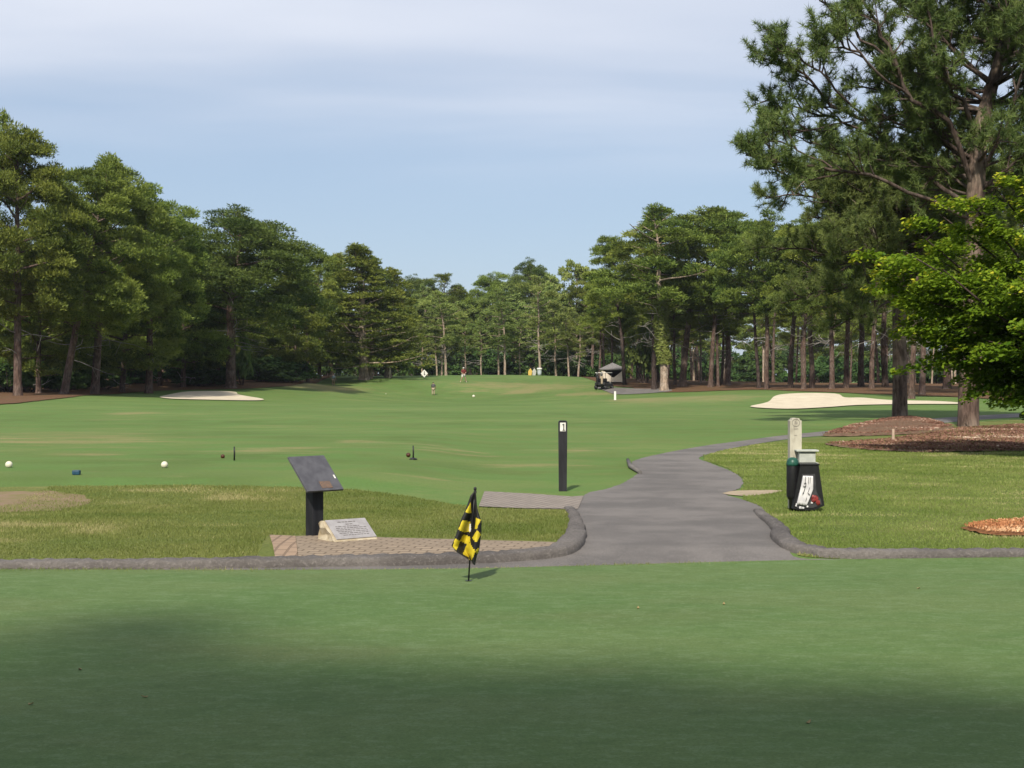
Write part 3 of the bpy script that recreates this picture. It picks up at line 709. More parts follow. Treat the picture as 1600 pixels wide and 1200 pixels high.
# the bank beyond the tee
for a in [
 ('pine_tree','wide', -30, 118, 140, 60, 'tall dark pine half out of view, its tip above all its neighbours', (6,0)),
 ('pine_tree','wide', 28, 110, 208, 88, 'big pine with reddish trunk and yellowish clumps on the brown bank', (10,0)),
 ('pine_tree','wide', 100, 117, 268, 84, 'pine with a leaning brown trunk beside the green bank', (58,0)),
 ('pine_tree','wide', 148, 126, 252, 92, 'dark trunked pine with a tall rounded crown behind the leaning pine', (36,0)),
 ('pine_tree','wide', 232, 134, 288, 78, 'broad pine whose crown slopes down towards the big domed pine', (10,0)),
 ('pine_tree','dome', 360, 150, 338, 124, 'domed dark pine with bare grey limbs beside the small bunker', (36,0)),
 ('pine_tree','low', 286, 150, 372, 66, 'low drooping pine between the broad pine and the domed pine', (0,0)),
 ('pine_tree','low', 190, 135, 395, 76, 'low branched pine sweeping over the grass bank', (14,0)),
 ('pine_tree','low', 60, 122, 395, 70, 'low pine filling the gap between the two reddish trunks', (0,0)),
 ('pine_tree','low', 304, 153, 440, 42, 'small pine with its skirt down to the bunker', (0,0)),
 ('pine_tree','low', 462, 172, 424, 50, 'young pine in the shade of the domed pine', (0,0)),
 ('pine_tree','low', 430, 178, 410, 60, 'dark pine behind the bare grey limbs', (0,0)),
 ('pine_tree','wide', 255, 165, 330, 80, 'pine showing over the slope of the broad pine', (0,0)),
 ('cedar_tree','cedar', 516, 200, 394, 58, 'loose topped pale cedar at the edge of the dark pines', (-4,0)),
 ('cedar_tree','cedar', 569, 186, 384, 100, 'tall pointed cedar with two pale trunks at its foot', (0,0)),
 ('cedar_tree','cedar', 606, 190, 418, 72, 'bushy cedar joined to the tall pointed cedar', (0,0)),
]:
    name, kind, px, Y, top, hw, lab, lean = a
    place_tree(name, kind, px, Y, top, hw, lab, G1 if name == 'pine_tree' else 'cedars beside the far green', lean, trunk=1.1)
place_tree('cedar_tree', 'cedar', 578, 187.5, 400, 60, 'second stemmed cedar pressed against the tall pointed cedar', 'cedars beside the far green')
for px, Y, top, hw in [(20,135,420,60),(118,140,400,62),(250,152,390,60),(80,150,360,70),(340,168,400,60)]:
    place_tree('pine_tree', 'low', px, Y, top, hw, 'bushy pine filling the second row behind the tee bank trunks', 'bushy pines in the second row of the bank')
# woods round the far green
for px, Y, top, hw, kind in [(640,285,438,40,'dome'),(668,262,447,34,'pale'),(690,290,428,38,'tall'),(715,300,452,40,'wide'),(735,310,470,34,'wide'),(770,290,430,42,'wide'),(805,280,440,40,'pale'),(835,275,414,40,'dome'),
                             (868,265,430,40,'pale'),(900,240,414,34,'pale'),(925,235,424,40,'tall'),(690,250,462,44,'broad'),(655,240,480,38,'broad'),(800,250,462,46,'pale'),(848,245,450,42,'pale'),(760,255,470,40,'broad'),(720,262,480,36,'pale'),(885,250,455,36,'broad'),(945,250,440,40,'wide'),
                             (620,300,455,40,'wide')]:
    place_tree('woodland_tree', kind, px, Y, top, hw, 'tree in the wood closing the view behind the far green', 'trees in the wood behind the far green')
for px, Y, top, hw in [(683,224,500,22),(690,226,470,26),(697,222,455,34),(752,228,500,22),(779,230,480,26),(789,224,452,32),(813,232,500,22),(844,222,432,34),(869,226,470,30),(889,222,480,26),(903,220,490,26),(660,228,505,24),(728,234,500,22)]:
    place_tree('slender_tree', 'thin', px, Y, top, hw, 'slender pale trunked tree along the edge of the far green', 'slender pale trunks behind the far green', (_rr.uniform(-8, 8), 0), trunk=1.25)
# right of the far green
for a in [
 ('pine_tree','tall', 976, 173, 372, 46, 'dark trunked pine in front of the little shelter', (-12,0), 'bark_dark', 1.0),
 ('pine_tree','tall', 1022, 163, 336, 62, 'tall pine with a dark straight trunk next to the ivy trunk', (-6,0), 'bark_dark', .95),
 ('ivy_pine','tall', 1038, 160, 322, 82, 'tall pine with ivy climbing its pale trunk', (8,0), 'bark_light', 1.25),
 ('pine_tree','tall', 1066, 168, 328, 86, 'pine just behind the ivy clad trunk', (18,0), None, 1.0),
 ('pine_tree','tall', 1110, 165, 336, 60, 'pine with a paired pale trunk in the clump before the bunker', (10,0), None, 1.0),
 ('pine_tree','tall', 1136, 170, 330, 80, 'pine at the back of the clump before the bunker', (6,0), None, 1.0),
 ('pine_tree','tall', 1186, 154, 350, 52, 'dark leaning twin of the forked pine', (-16,0), 'bark_dark', .9),
 ('forked_pine','tall', 1198, 150, 332, 58, 'forked pine with a straight reddish trunk near the large bunker', (-6,0), None, 1.0),
]:
    name, kind, px, Y, top, hw, lab, lean, bk, tk = a
    place_tree(name, kind, px, Y, top, hw, lab, None, lean, bark=bk, trunk=tk)
for px, Y, top, hw in [(1055,172,420,42),(1122,166,430,40),(1128,172,400,40),(955,185,430,34),(937,188,440,30),(944,196,430,30),(1000,200,380,50)]:
    place_tree('pine_tree', 'tall', px, Y, top, hw, 'pine in the dark clump around the ivy trunk', 'pines around the ivy trunk')
for px, Y, top, hw in [(1235,150,352,60),(1256,140,352,52),(1269,146,338,60),(1300,138,345,62),(1322,142,330,62),(1345,150,320,70),(1362,136,330,60),(1383,148,310,70),(1424,98,285,70),(1441,112,300,70),(1480,130,280,90),(1530,118,260,90),(1580,128,250,100),(1640,120,240,100),(1700,140,200,120),(1780,120,150,120)]:
    place_tree('pine_tree', 'tall', px, Y, top, hw, 'pine standing in the woods behind the large bunker', 'pines behind the large bunker', trunk=1.1)
r2 = random.Random(5)
for i in range(58):
    px = r2.uniform(975, 1720); Y = r2.uniform(175, 262)
    place_tree('woodland_pine', 'tall' if r2.random() < .7 else 'thin', px, Y, r2.uniform(400, 470), r2.uniform(26, 42), 'thin trunked pine deep in the woods past the bunker', 'thin pines deep in the woods', (r2.uniform(-10, 10), 0), trunk=r2.uniform(.8, 1.3))
for i in range(26):
    px = r2.uniform(-260, 520); Y = r2.uniform(155, 250)
    place_tree('woodland_pine', r2.choice(('wide', 'low', 'tall')), px, Y, r2.uniform(380, 460), r2.uniform(40, 60), 'shaded pine deep in the wood behind the tee bank', 'shaded pines behind the tee bank')
for i in range(34):
    px = -300 + i*68 + r2.uniform(-20, 20); Y = r2.uniform(290, 345)
    place_tree('woodland_tree', r2.choice(('low', 'broad', 'low', 'broad')), px, Y, r2.uniform(455, 490), r2.uniform(40, 56), 'treetop far behind the course woods', 'treetops far behind the woods')
# the far-off wood that closes every gap
def far_wood():
    g = np.random.default_rng(77); cl = []
    for i in range(6500):
        x = g.uniform(-260, 300); y = g.uniform(352, 392); h = 7.5 + 3*math.sin(x*.11) + 2*math.sin(x*.37+1)
        cl.append((np.array([x, y, .2 + h*g.random()]), g.uniform(1.2, 2.2), np.clip(g.normal(.4, .2), 0, 1)))
    me = clumps_to_mesh('distant_woods', cl, 26, 1.0, g, 'leaf', .8)
    tag(link_mesh('distant_woods', me, None, M['shrub']), 'dark mass of woods far behind all the trunks', 'woods', kind='stuff')
far_wood()
# understorey
for i in range(40):
    px = r2.uniform(-120, 470); Y = r2.uniform(126, 165) + max(0, px)*.08; h = r2.uniform(20, 85) if px < 260 else r2.uniform(14, 45)
    x = (px-CX)/FPX*Y; base = HY + (CAMZ - hz(x, Y))*FPX/Y
    place_tree('woodland_shrub', 'shrub', px, Y, base-h, r2.uniform(28, 50), 'leafy green shrub under the pines on the tee bank', 'shrubs under the pines on the bank', cat='shrub')
for i in range(62):
    px = 470 + i*20.5 + r2.uniform(-14, 14); Y = r2.uniform(232, 285) if px > 620 else r2.uniform(200, 240)
    if px > 940: Y = r2.uniform(262, 300)
    x = (px-CX)/FPX*Y; base = HY + (CAMZ - hz(x, Y))*FPX/Y
    place_tree('woodland_shrub', 'shrub', px, Y, base-r2.uniform(24, 62), r2.uniform(20, 36), 'shrub in the understorey at the far edge of the woods', 'shrubs far under the woods', cat='shrub')
place_tree('young_tree', 'bush', 1008, 176, 500, 30, 'bright green young tree between the dark trunks and the shelter', None, cat='shrub')
place_tree('young_tree', 'bush', 378, 156, 520, 16, 'small bright sapling beside the trunk of the domed pine', None, cat='shrub')

# ivy on the ivy pine's trunk
ivp = bpy.data.objects['ivy_pine']
g = np.random.default_rng(3); n = 2600
zz = 3.2 + 7.6*g.random(n); aa = g.uniform(0, 6.28, n); rr_ = .48 + .25*g.random(n)*(.5+.5*np.sin(zz*2.3+aa))
C = np.stack([rr_*np.cos(aa), rr_*np.sin(aa), zz], -1); Nr = unit(np.stack([np.cos(aa), np.sin(aa), .3+0*aa], -1) + g.normal(0, .4, (n, 3)))
tm_ = [c for c in ivp.children if c.name.startswith('trunk')][0].data
vz = np.empty(len(tm_.vertices)*3); tm_.vertices.foreach_get('co', vz); vz = vz.reshape(-1, 3)[:70]      # first ten rings of seven belong to the trunk
cen = vz.reshape(10, 7, 3).mean(1)
C[:,0] += 1.25*np.interp(zz, cen[:,2], cen[:,0]); C[:,1] += 1.25*np.interp(zz, cen[:,2], cen[:,1])
me = np_mesh('ivy', leaves4(C, Nr, g.uniform(.2, .34, n), g).reshape(-1, 3), np.arange(n*4).reshape(-1, 4), np.repeat(np.clip(g.normal(.5, .25, n), 0, 1), 4))
link_mesh('ivy', me, ivp, M['ivy'])

# ------------------------------------------------------------------ the two big pines close by, with long needles
def hero_pine(name, label, Y, trunk, limbs, seed, nfill, fill_box, needle=.24, bark='bark', side_n=9, twig_n=5, base_r=.36):
    g = np.random.default_rng(seed)
    base = P(trunk[0][0], trunk[0][1], Y); base.z = hz(base.x, Y) - .1
    o = thing(name, label, 'tree', base)
    loc = lambda px, py, dy=0: np.array(P(px, py, Y)) + np.array([0, dy, 0]) + np.array([(px-CX)/FPX*dy, 0, -(py-HY)/FPX*dy]) - np.array(base)
    tp = np.array([loc(px, py, dy) for px, py, dy, r in trunk]); tp[0,2] = 0
    lines = [(np.array(catmull([tuple(p) for p in tp], 4, False)), np.interp(np.arange(4*(len(tp)-1)+1), np.arange(len(tp))*4, [t[3] for t in trunk]))]
    bursts = []; bare = []
    def twig(p, d, L, r):
        m = 3; pts = [p]
        for s in range(m):
            d = unit(d + g.normal(0, .22, 3) + np.array([0, 0, .14])); p = p + d*L/m; pts.append(p)
        lines.append((np.array(pts), np.linspace(r, .006, m+1)))
        bursts.append((p, d)); 
        if L > .5: bursts.append((pts[2], unit(d + g.normal(0, .5, 3)))); bursts.append((pts[1], unit(d + g.normal(0, .7, 3))))
    def branch(pts, r0, r1, first=.3):
        pts = np.array(pts); m = len(pts); L = np.sum(np.linalg.norm(np.diff(pts, axis=0), axis=1))
        lines.append((pts, np.linspace(r0, r1, m)))
        ns = max(3, int(side_n * L / 5))
        for i in range(ns):
            s = first + (1-first)*(i + g.random())/ns; q = np.array([np.interp(s*(m-1), np.arange(m), pts[:,k]) for k in range(3)])
            j = min(int(s*(m-1)), m-2); d = unit(pts[j+1]-pts[j])
            sd = unit(np.cross(d, unit(g.normal(size=3)))); sd[2] *= .65
            d2 = unit(d*.75 + sd*.9 + np.array([0, 0, .12])); Ls = g.uniform(.7, 1.8) * (1.15 - .75*s)
            sp = [q]; p = q
            for k in range(4):
                d2 = unit(d2 + g.normal(0, .16, 3) + np.array([0, 0, .07])); p = p + d2*Ls/4; sp.append(p)
            sp = np.array(sp); lines.append((sp, np.linspace(max(r1*1.3, .022), .010, 5)))
            for k in range(twig_n):
                s2 = .3 + .7*(k + g.random())/twig_n; q2 = np.array([np.interp(s2*4, np.arange(5), sp[:,c]) for c in range(3)])
                dd = unit(d2*.6 + unit(g.normal(size=3))*.8 + np.array([0, 0, .25])); twig(q2, dd, g.uniform(.28, .60), .010)
            bursts.append((sp[-1], d2))
    for pts, r0 in limbs:
        w = [loc(*p) for p in pts]
        w = np.array(catmull([tuple(p) for p in w], 3, False)); w[1:-1] += g.normal(0, .05, (len(w)-2, 3))
        branch(w, r0*.65, .025)
    cz_ = lines[0][0]
    for i in range(nfill):                                       # limbs all round the trunk
        x0, x1, top, bot, dep = fill_box
        s = g.uniform(0, 1); py = bot + (top-bot)*s
        st = np.array([np.interp(loc(0, py)[2], cz_[:,2], cz_[:,k]) for k in range(3)])
        az = i*2.4 + g.uniform(-.4, .4); wpx = (x1-x0)/2/FPX*Y
        L = wpx * g.uniform(.55, 1.05) * (1-.5*max(0, s-.6)/.4)
        if math.sin(az) < -.3 and py > .45*bot + .55*top and g.random() < .55: continue
        d = np.array([math.cos(az), math.sin(az)*dep, g.uniform(.05, .55)]); d = unit(d); p = st; pts = [p]
        for k in range(6):
            d = unit(d + g.normal(0, .12, 3) + np.array([0, 0, .03])); p = p + d*L/6; pts.append(p)
        branch(pts, .012*L+.025, .02, .2)
    for i in range(60):                                          # dead pale twigs
        k = g.integers(1, len(lines)); pts, rr = lines[k]; q = pts[g.integers(0, len(pts))]
        d = unit(g.normal(size=3)); e = [q]; p = q
        for s in range(3): d = unit(d + g.normal(0, .5, 3)); p = p + d*g.uniform(.12, .3); e.append(p)
        bare.append((np.array(e), np.linspace(.016, .007, 4)))
    V, F = tubes([lines[0]], 12); link_mesh('trunk', np_mesh('trunk', V, F, smooth=True), o, M['bark_hero'])
    V, F = tubes(lines[1:], 5); V2, F2 = tubes(bare, 4)
    lm = link_mesh('limbs', np_mesh('limbs', np.concatenate([V, V2]), np.concatenate([F, F2+len(V)]), smooth=True), o, [M['bark_limb'], M['bark_light']])
    lm.data.polygons.foreach_set('material_index', np.r_[np.zeros(len(F), np.int32), np.ones(len(F2), np.int32)].astype(np.int32))
    B = np.array([b[0] for b in bursts]); D = np.array([b[1] for b in bursts]); nb = 36
    ix = np.repeat(np.arange(len(B)), nb); m = len(ix)
    dirs = unit(D[ix]*.35 + unit(g.normal(size=(m, 3)))*1.0 + np.array([0, 0, .12]))
    st = B[ix] - D[ix]*(g.random(m)*.16)[:,None]
    L = needle*g.uniform(.7, 1.15, m)
    V = blades3(st, dirs, L, np.full(m, .019)*g.uniform(.7, 1.4, m), g)
    T = np.clip(np.repeat(g.normal(.45, .22, len(B)), nb) + g.normal(0, .15, m), 0, 1)
    link_mesh('crown', np_mesh('crown', V.reshape(-1, 3), np.arange(m*3).reshape(-1, 3), np.repeat(T, 3)), o, M['pine_hero'])
    return o
hero_pine('large_pine', 'huge long needled pine with a pale patched trunk in the mulch bed', 45.5,
  [(1513,674,0,.44),(1513,664,0,.33),(1514,600,0,.31),(1519,450,0,.30),(1524,330,0,.285),(1526,270,0,.27),(1532,205,.2,.24),(1548,140,.4,.20),(1566,80,.3,.17),(1585,0,.3,.14),(1590,-110,.2,.10),(1580,-230,0,.04)],
  [([(1528,235,.2),(1512,172,-.6),(1488,140,-1.0),(1474,118,-1.4),(1462,70,-1.8),(1450,10,-2.0),(1440,-60,-2.2)], .13),
   ([(1525,300,0),(1477,191,-.5),(1424,153,-.8),(1394,91,-1.0),(1370,40,-1.0),(1347,0,-.8),(1320,-50,-.6)], .15),
   ([(1524,330,0),(1447,273,.8),(1394,229,1.0),(1353,188,1.2),(1300,165,1.2),(1255,115,1.2),(1220,100,1.0),(1203,92,.8)], .13),
   ([(1394,229,1.0),(1340,200,1.6),(1280,180,1.8),(1235,168,1.9),(1200,155,1.8)], .07),
   ([(1524,345,.0),(1420,300,-.8),(1330,269,-1.2),(1253,258,-1.4),(1215,252,-1.4),(1165,242,-1.5)], .11),
   ([(1300,262,-1.2),(1250,235,-.8),(1210,217,-.6),(1185,214,-.4)], .05),
   ([(1394,91,-1.0),(1350,60,-.6),(1310,30,-.4),(1280,0,-.2)], .07),
   ([(1424,153,-.8),(1370,110,-1.6),(1330,75,-2.0),(1300,70,-2.2),(1275,62,-2.4)], .07),
   ([(1360,200,1.2),(1310,140,.4),(1270,105,.2),(1235,80,.2),(1212,68,.2)], .06),
   ([(1330,190,1.2),(1280,200,.6),(1235,205,.4),(1208,202,.2)], .05),
   ([(1320,268,-1.2),(1270,280,-.6),(1220,268,-.3),(1180,262,-.2)], .05),
   ([(1410,240,1.0),(1360,250,1.6),(1310,235,2.0),(1265,225,2.2)], .05),
   ([(1548,140,.4),(1590,100,-.6),(1630,60,-1.2),(1680,20,-1.5)], .11),
   ([(1526,280,0),(1570,200,-.8),(1600,110,-1.6),(1640,40,-2.2)], .11)], 17, 118, (1335, 1740, -180, 330, .9), side_n=13, twig_n=7, bark='bark')
hero_pine('dark_pine', 'dark trunked pine rising from its own mulch mound beside the path', 57.5,
  [(1406,660,0,.46),(1406,652,0,.31),(1406,600,0,.275),(1405,500,0,.26),(1404,430,0,.245),(1403,380,0,.22),(1404,330,0,.20),(1408,290,0,.12),(1410,250,0,.04)],
  [([(1404,410,0),(1360,350,-.6),(1310,320,-1.0),(1250,305,-1.2),(1195,310,-1.4)], .10),
   ([(1404,440,0),(1350,415,.6),(1300,400,1.0),(1240,390,1.2),(1190,385,1.2)], .09),
   ([(1404,400,0),(1350,320,1.2),(1300,295,1.6),(1250,292,1.8)], .08),
   ([(1404,460,0),(1340,450,-1.2),(1280,455,-1.8),(1230,470,-2.0)], .08),
   ([(1404,470,0),(1455,455,.6),(1500,470,1.0),(1540,480,1.2)], .08),
   ([(1404,380,0),(1460,340,.8),(1500,330,1.2),(1550,320,1.4)], .08),
   ([(1404,470,0),(1370,478,-.6),(1330,500,-1.0),(1280,520,-1.2)], .06)], 18, 90, (1190, 1600, 285, 455, .9), side_n=12, twig_n=7, bark='bark')

# ------------------------------------------------------------------ the golden maple
def maple():
    Y = 28.0; g = np.random.default_rng(4)
    base = Vector(((1735-CX)/FPX*Y, Y, 0)); base.z = hz(base.x, Y) - .05
    o = thing('golden_maple', 'low spreading maple with golden green leaves beside the huge pine', 'tree', base)
    loc = lambda px, py, dy=0: np.array(P(px, py, Y)) + np.array([0, dy, 0]) - np.array(base)
    lines = [(np.array([(0,0,0),(.02,.05,.4),(-.06,0,.9),(-.10,.05,1.4)]), np.array([.17,.13,.12,.11]))]
    sprays = []
    top = np.array([-.1, .05, 1.4])
    tips = [(1362,406,0),(1400,395,-.5),(1440,360,.3),(1500,312,-.3),(1480,330,.5),(1560,290,.2),(1600,270,-.2),(1400,445,.4),(1425,470,-.5),(1450,425,-.9),(1430,510,.2),(1450,545,-.4),(1490,590,.1),(1520,570,-.8),(1530,620,.2),(1560,650,-.2),(1590,640,.5),(1545,440,-1.6),(1600,480,-2.0),
            (1575,380,-1.5),(1570,540,-1.8),(1620,600,-1.8),(1650,380,-2.0),(1640,300,-.6),(1700,270,-.4),(1760,300,.5),(1820,340,.2),(1880,400,0),(1930,450,.3),(1960,520,-.2),(1920,590,.4),(1850,640,-.2),(1780,660,.3),(1700,670,-.4),(1640,660,.8),(1700,430,-2.3),(1780,520,-2.2),(1850,470,-1.6),(1760,400,-2.0),
            (1500,400,1.2),(1560,350,1.6),(1480,480,1.4),(1540,520,1.8),(1620,420,2.2),(1700,500,2.4),(1800,420,2.0),(1460,600,.3)]
    tips = [(x, y-36 if y >= 540 and x < 1660 else y, d) for x, y, d in tips]
    for tp in tips:
        e = loc(*tp); mid = top*.45 + e*.55 + np.array([0, 0, .18]); pts = np.array(catmull([tuple(top), tuple(mid + g.normal(0, .1, 3)), tuple(e)], 4, False))
        lines.append((pts, np.linspace(.05, .008, len(pts))))
        n = 10
        for i in range(n):
            s = .30 + .72*i/(n-1); q = np.array([np.interp(min(s, 1)*(len(pts)-1), np.arange(len(pts)), pts[:,k]) for k in range(3)])
            out = unit((q-top)*np.array([1, 1, .35]))
            q = q + g.normal(0, .24, 3)*np.array([1, 1, .6])
            sprays.append((q, out, g.uniform(.28, .48)*(1.15-.4*s), s))
    Cs = []; Ns = []; Ts = []; Ls = []
    for q, out, R, s in sprays:
        n = int(270*R/.4)
        a = g.uniform(0, 6.28, n); r = R*np.sqrt(g.random(n)); side = np.array([-out[1], out[0], 0])
        rx = r*np.cos(a)*1.35; ry = r*np.sin(a)
        p = q + rx[:,None]*out + ry[:,None]*side + np.stack([0*r, 0*r, g.normal(0, .055, n) - .22*rx - .25*r*r/R], -1)
        Cs.append(p); Ns.append(unit(np.array([0, 0, 1.0]) + out*.35 + g.normal(0, .42, (n, 3))))
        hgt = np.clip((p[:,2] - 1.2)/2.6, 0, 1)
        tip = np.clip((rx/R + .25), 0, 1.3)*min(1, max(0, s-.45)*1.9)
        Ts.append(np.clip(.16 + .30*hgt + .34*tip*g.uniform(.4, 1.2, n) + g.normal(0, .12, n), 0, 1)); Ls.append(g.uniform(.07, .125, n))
    C = np.concatenate(Cs); Nn = np.concatenate(Ns); T = np.concatenate(Ts); L = np.concatenate(Ls)
    V, F = tubes(lines, 7); link_mesh('trunk', np_mesh('trunk', V, F, smooth=True), o, M['bark_dark'])
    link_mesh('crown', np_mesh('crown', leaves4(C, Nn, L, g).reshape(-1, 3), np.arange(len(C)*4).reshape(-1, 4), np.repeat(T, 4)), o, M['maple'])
maple()
# unseen trees behind the camera, added to shade the green and block sky light
def shade_tree(x, y, h, rscale, v):
    pr = TP['wide'][v]
    o = thing('pine_tree', 'unseen pine added behind the camera to shade the green', 'tree', (x, y, 0), v*1.3, 'unseen pines added to shade the green')
    s = rscale; o.scale = (s, s, h/pr['H'])
    link_mesh('trunk', pr['t'], o); link_mesh('crown', pr['c'], o)
SHADE = [(-9.8, -13.6, 18, .78, 0), (-6.6, -13.4, 18, .78, 1), (-3.4, -13.4, 17.9, .74, 2), (-8, -15.2, 18.8, .8, 2), (-4.8, -14.7, 19.3, .8, 0), (-11, -15, 19, .8, 1), (-1.5, -16, 19, .8, 0), (5, -14.5, 17, .8, 1), (11, -13, 17, .8, 2), (-17, -12, 19, .8, 2), (-22, -6, 19, .8, 1), (17, -9, 17, .8, 0), (-1.2, -14.2, 18.3, .74, 2)]
for a in SHADE: shade_tree(*a)

# ------------------------------------------------------------------ lectern, stone, flag, post
def lectern():
    b = at(491.5, 838); Y = b.y; k = Y/FPX
    o = thing('lectern', 'black lectern with a tilted grey slab top on the brick paving', 'lectern', b, rad(43))
    MB().box((0, 0, .27), (.125, .12, .54), bevel=.006).build('post', M['black_wood'], o)
    tilt = rad(44); R = Matrix.Rotation(tilt, 3, 'X')
    c = Vector((.0, -.015, .60))
    sl = MB().box((0,0,0), (.42, .45, .022), bevel=.003).build('slab', M['slate'], o)
    sl.location = c; sl.rotation_euler = (tilt, 0, 0)
    bk = MB().box((0,0,-.022), (.30, .30, .018)).build('slab_bracket', M['black_wood'], o); bk.location = c; bk.rotation_euler = (tilt, 0, 0)
    e = MB().box((0, 0, 0), (.125, .085, .003)).build('emblem', M['orange_patch'], sl); e.location = (.035, -.155, .0125)
    e = MB().box((0, 0, 0), (.016, .045, .003)).build('pale_mark', M['white'], sl); e.location = (.185, -.06, .0125)
    for i, (x, y, l) in enumerate([(-.09,.15,.1),(.03,.17,.16),(-.02,.06,.2),(-.06,.0,.22)]): pass
lectern()
def stone():
    b = at(539, 847); o = thing('plaque_stone', 'low cream stone with a sloping grey plaque beside the lectern post', 'plaque', b + Vector((.02,.12,-.01)), rad(36))
    g = random.Random(2); m = bmesh.new()
    prof = [(-.17, 0), (-.155, .03), (.085, .20), (.12, .195), (.15, .17), (.155, 0)]      # y, z
    nx = 13; rows = []
    for i in range(nx):
        x = -.23 + .46*i/(nx-1); rows.append([m.verts.new((x + g.uniform(-.004, .004), y + (g.uniform(-.008, .008) if j not in (1, 2) else 0), z + (g.uniform(-.006, .006) if j not in (0, 1, 2, 5) else 0))) for j, (y, z) in enumerate(prof)])
    for i in range(nx-1):
        for j in range(len(prof)):
            m.faces.new((rows[i][j], rows[i+1][j], rows[i+1][(j+1) % len(prof)], rows[i][(j+1) % len(prof)]))
    m.faces.new(rows[0]); m.faces.new(rows[-1][::-1])
    bmesh.ops.recalc_face_normals(m, faces=m.faces); bmesh.ops.triangulate(m, faces=[f for f in m.faces if len(f.verts) > 4]); bmesh.ops.subdivide_edges(m, edges=[e for e in m.edges if max(abs(v.co.x) for v in e.verts) > .22], cuts=2, use_grid_fill=True)
    for v in m.verts:
        if abs(v.co.x) > .215: v.co += Vector((g.uniform(-.016, .012)*(1 if v.co.x > 0 else -1), g.uniform(-.006, .006), 0))
    me = bpy.data.meshes.new('stone'); m.to_mesh(me); m.free(); link_mesh('stone', me, o, M['cream_rock'])
    sl = math.atan2(.17, .24); pl = MB().box((0,0,0), (.425, .272, .010), bevel=.002).build('plaque', M['plaque'], o)
    pl.location = (.006, -.033, .122); pl.rotation_euler = (sl, 0, 0)
    t = MB(); g = random.Random(9)
    for y, x0, x1, h in [(.095,-.10,.09,.012),(.062,-.03,.04,.010),(.034,-.15,.10,.008),(.010,-.155,.165,.008),(-.014,-.16,.165,.008),(-.038,-.155,.16,.008),(-.062,-.15,.165,.008),(-.088,-.12,.15,.008)]:
        x = x0
        while x < x1:
            w = g.uniform(.018, .05); w = min(w, x1-x+.001)
            t.box((x+w/2, y, .0058), (w, h, .0016)); x += w + .009
    t.build('lettering', M['faint_ink'], pl)
stone()
def flag():
    b = at(732, 912.5); Y = b.y
    o = thing('golf_flag', 'drooping black and yellow checkered flag standing in the putting green', 'flag', b)
    W = lambda x, y, dy=0: P(680 + x/6.317, 740 + y/6.317, Y) + Vector((0, dy, 0)) - b
    MB().tube([W(326, 1112), W(345, 800), W(372, 420), W(393, 170)], [.0065, .0062, .006, .006], 10).build('pole', M['black'], o)
    MB().lathe([(.004,-.02),(.011,-.015),(.012,0),(.008,.006),(.013,.014),(.010,.028),(.003,.032)], 12, W(394, 172)).build('pole_cap', M['black'], o)
    MB().lathe([(.026,.0),(.027,.001),(.025,.002),(.003,.0022)], 20, (0, 0, .024)).build('cup', M['black'], o)
    left = [(383,178),(350,215),(300,360),(262,440),(208,600),(165,705),(215,765),(330,838)]
    right = [(402,178),(413,340),(440,425),(456,470),(456,575),(432,760),(412,800),(392,900)]
    yel = [[(350,280),(354,392),(298,378)],[(270,455),(345,475),(353,560),(345,582),(280,575),(232,545)],[(275,600),(345,630),(350,665),(320,710),(243,660)],[(200,630),(243,660),(212,750),(176,715)],
           [(350,678),(366,720),(400,755),(362,850),(340,880),(330,832),(272,790),(312,708)],[(405,432),(452,452),(425,500),(415,545),(393,545)],[(415,548),(454,595),(405,672),(368,630)],[(403,742),(432,728),(424,775),(408,790)]]
    whi = [[(335,500),(354,500),(354,580),(333,570)]]
    def ip(poly, x, y):
        r = False; j = len(poly)-1
        for i in range(len(poly)):
            (xi, yi), (xj, yj) = poly[i], poly[j]
            if (yi > y) != (yj > y) and x < (xj-xi)*(y-yi)/(yj-yi)+xi: r = not r
            j = i
        return r
    nu, nv = 44, 84; V = []; F = []; mi = []; pos = {}
    LL = np.linspace(0, 1, len(left))
    for j in range(nv+1):
        v = j/nv
        lx, ly = (np.interp(v, LL, [p[k] for p in left]) for k in (0, 1)); rx, ry = (np.interp(v, LL, [p[k] for p in right]) for k in (0, 1))
        for i in range(nu+1):
            u = i/nu; x = lx+(rx-lx)*u; y = ly+(ry-ly)*u
            amp = .045*min(1, v*1.6)
            dy = -amp*math.sin(u*math.pi*2.6 + .5 + .6*v) - .012 - .02*math.sin(u*7+v*4)*v*.4
            pos[(i, j)] = (x, y); V.append(W(x, y, dy))
    for j in range(nv):
        for i in range(nu):
            a = j*(nu+1)+i; F.append((a, a+1, a+nu+2, a+nu+1))
            x = (pos[(i,j)][0]+pos[(i+1,j+1)][0])/2; y = (pos[(i,j)][1]+pos[(i+1,j+1)][1])/2
            mi.append(2 if any(ip(p, x, y) for p in whi) else 1 if any(ip(p, x, y) for p in yel) else 0)
    me = np_mesh('cloth', V, F, smooth=True, mi=None)
    c = link_mesh('cloth', me, o, [M['black_cloth'], M['yellow'], M['white_cloth']])
    me.polygons.foreach_set('material_index', np.array(mi, np.int32)); me.update()
    s = c.modifiers.new('thickness', 'SOLIDIFY'); s.thickness = .002
flag()
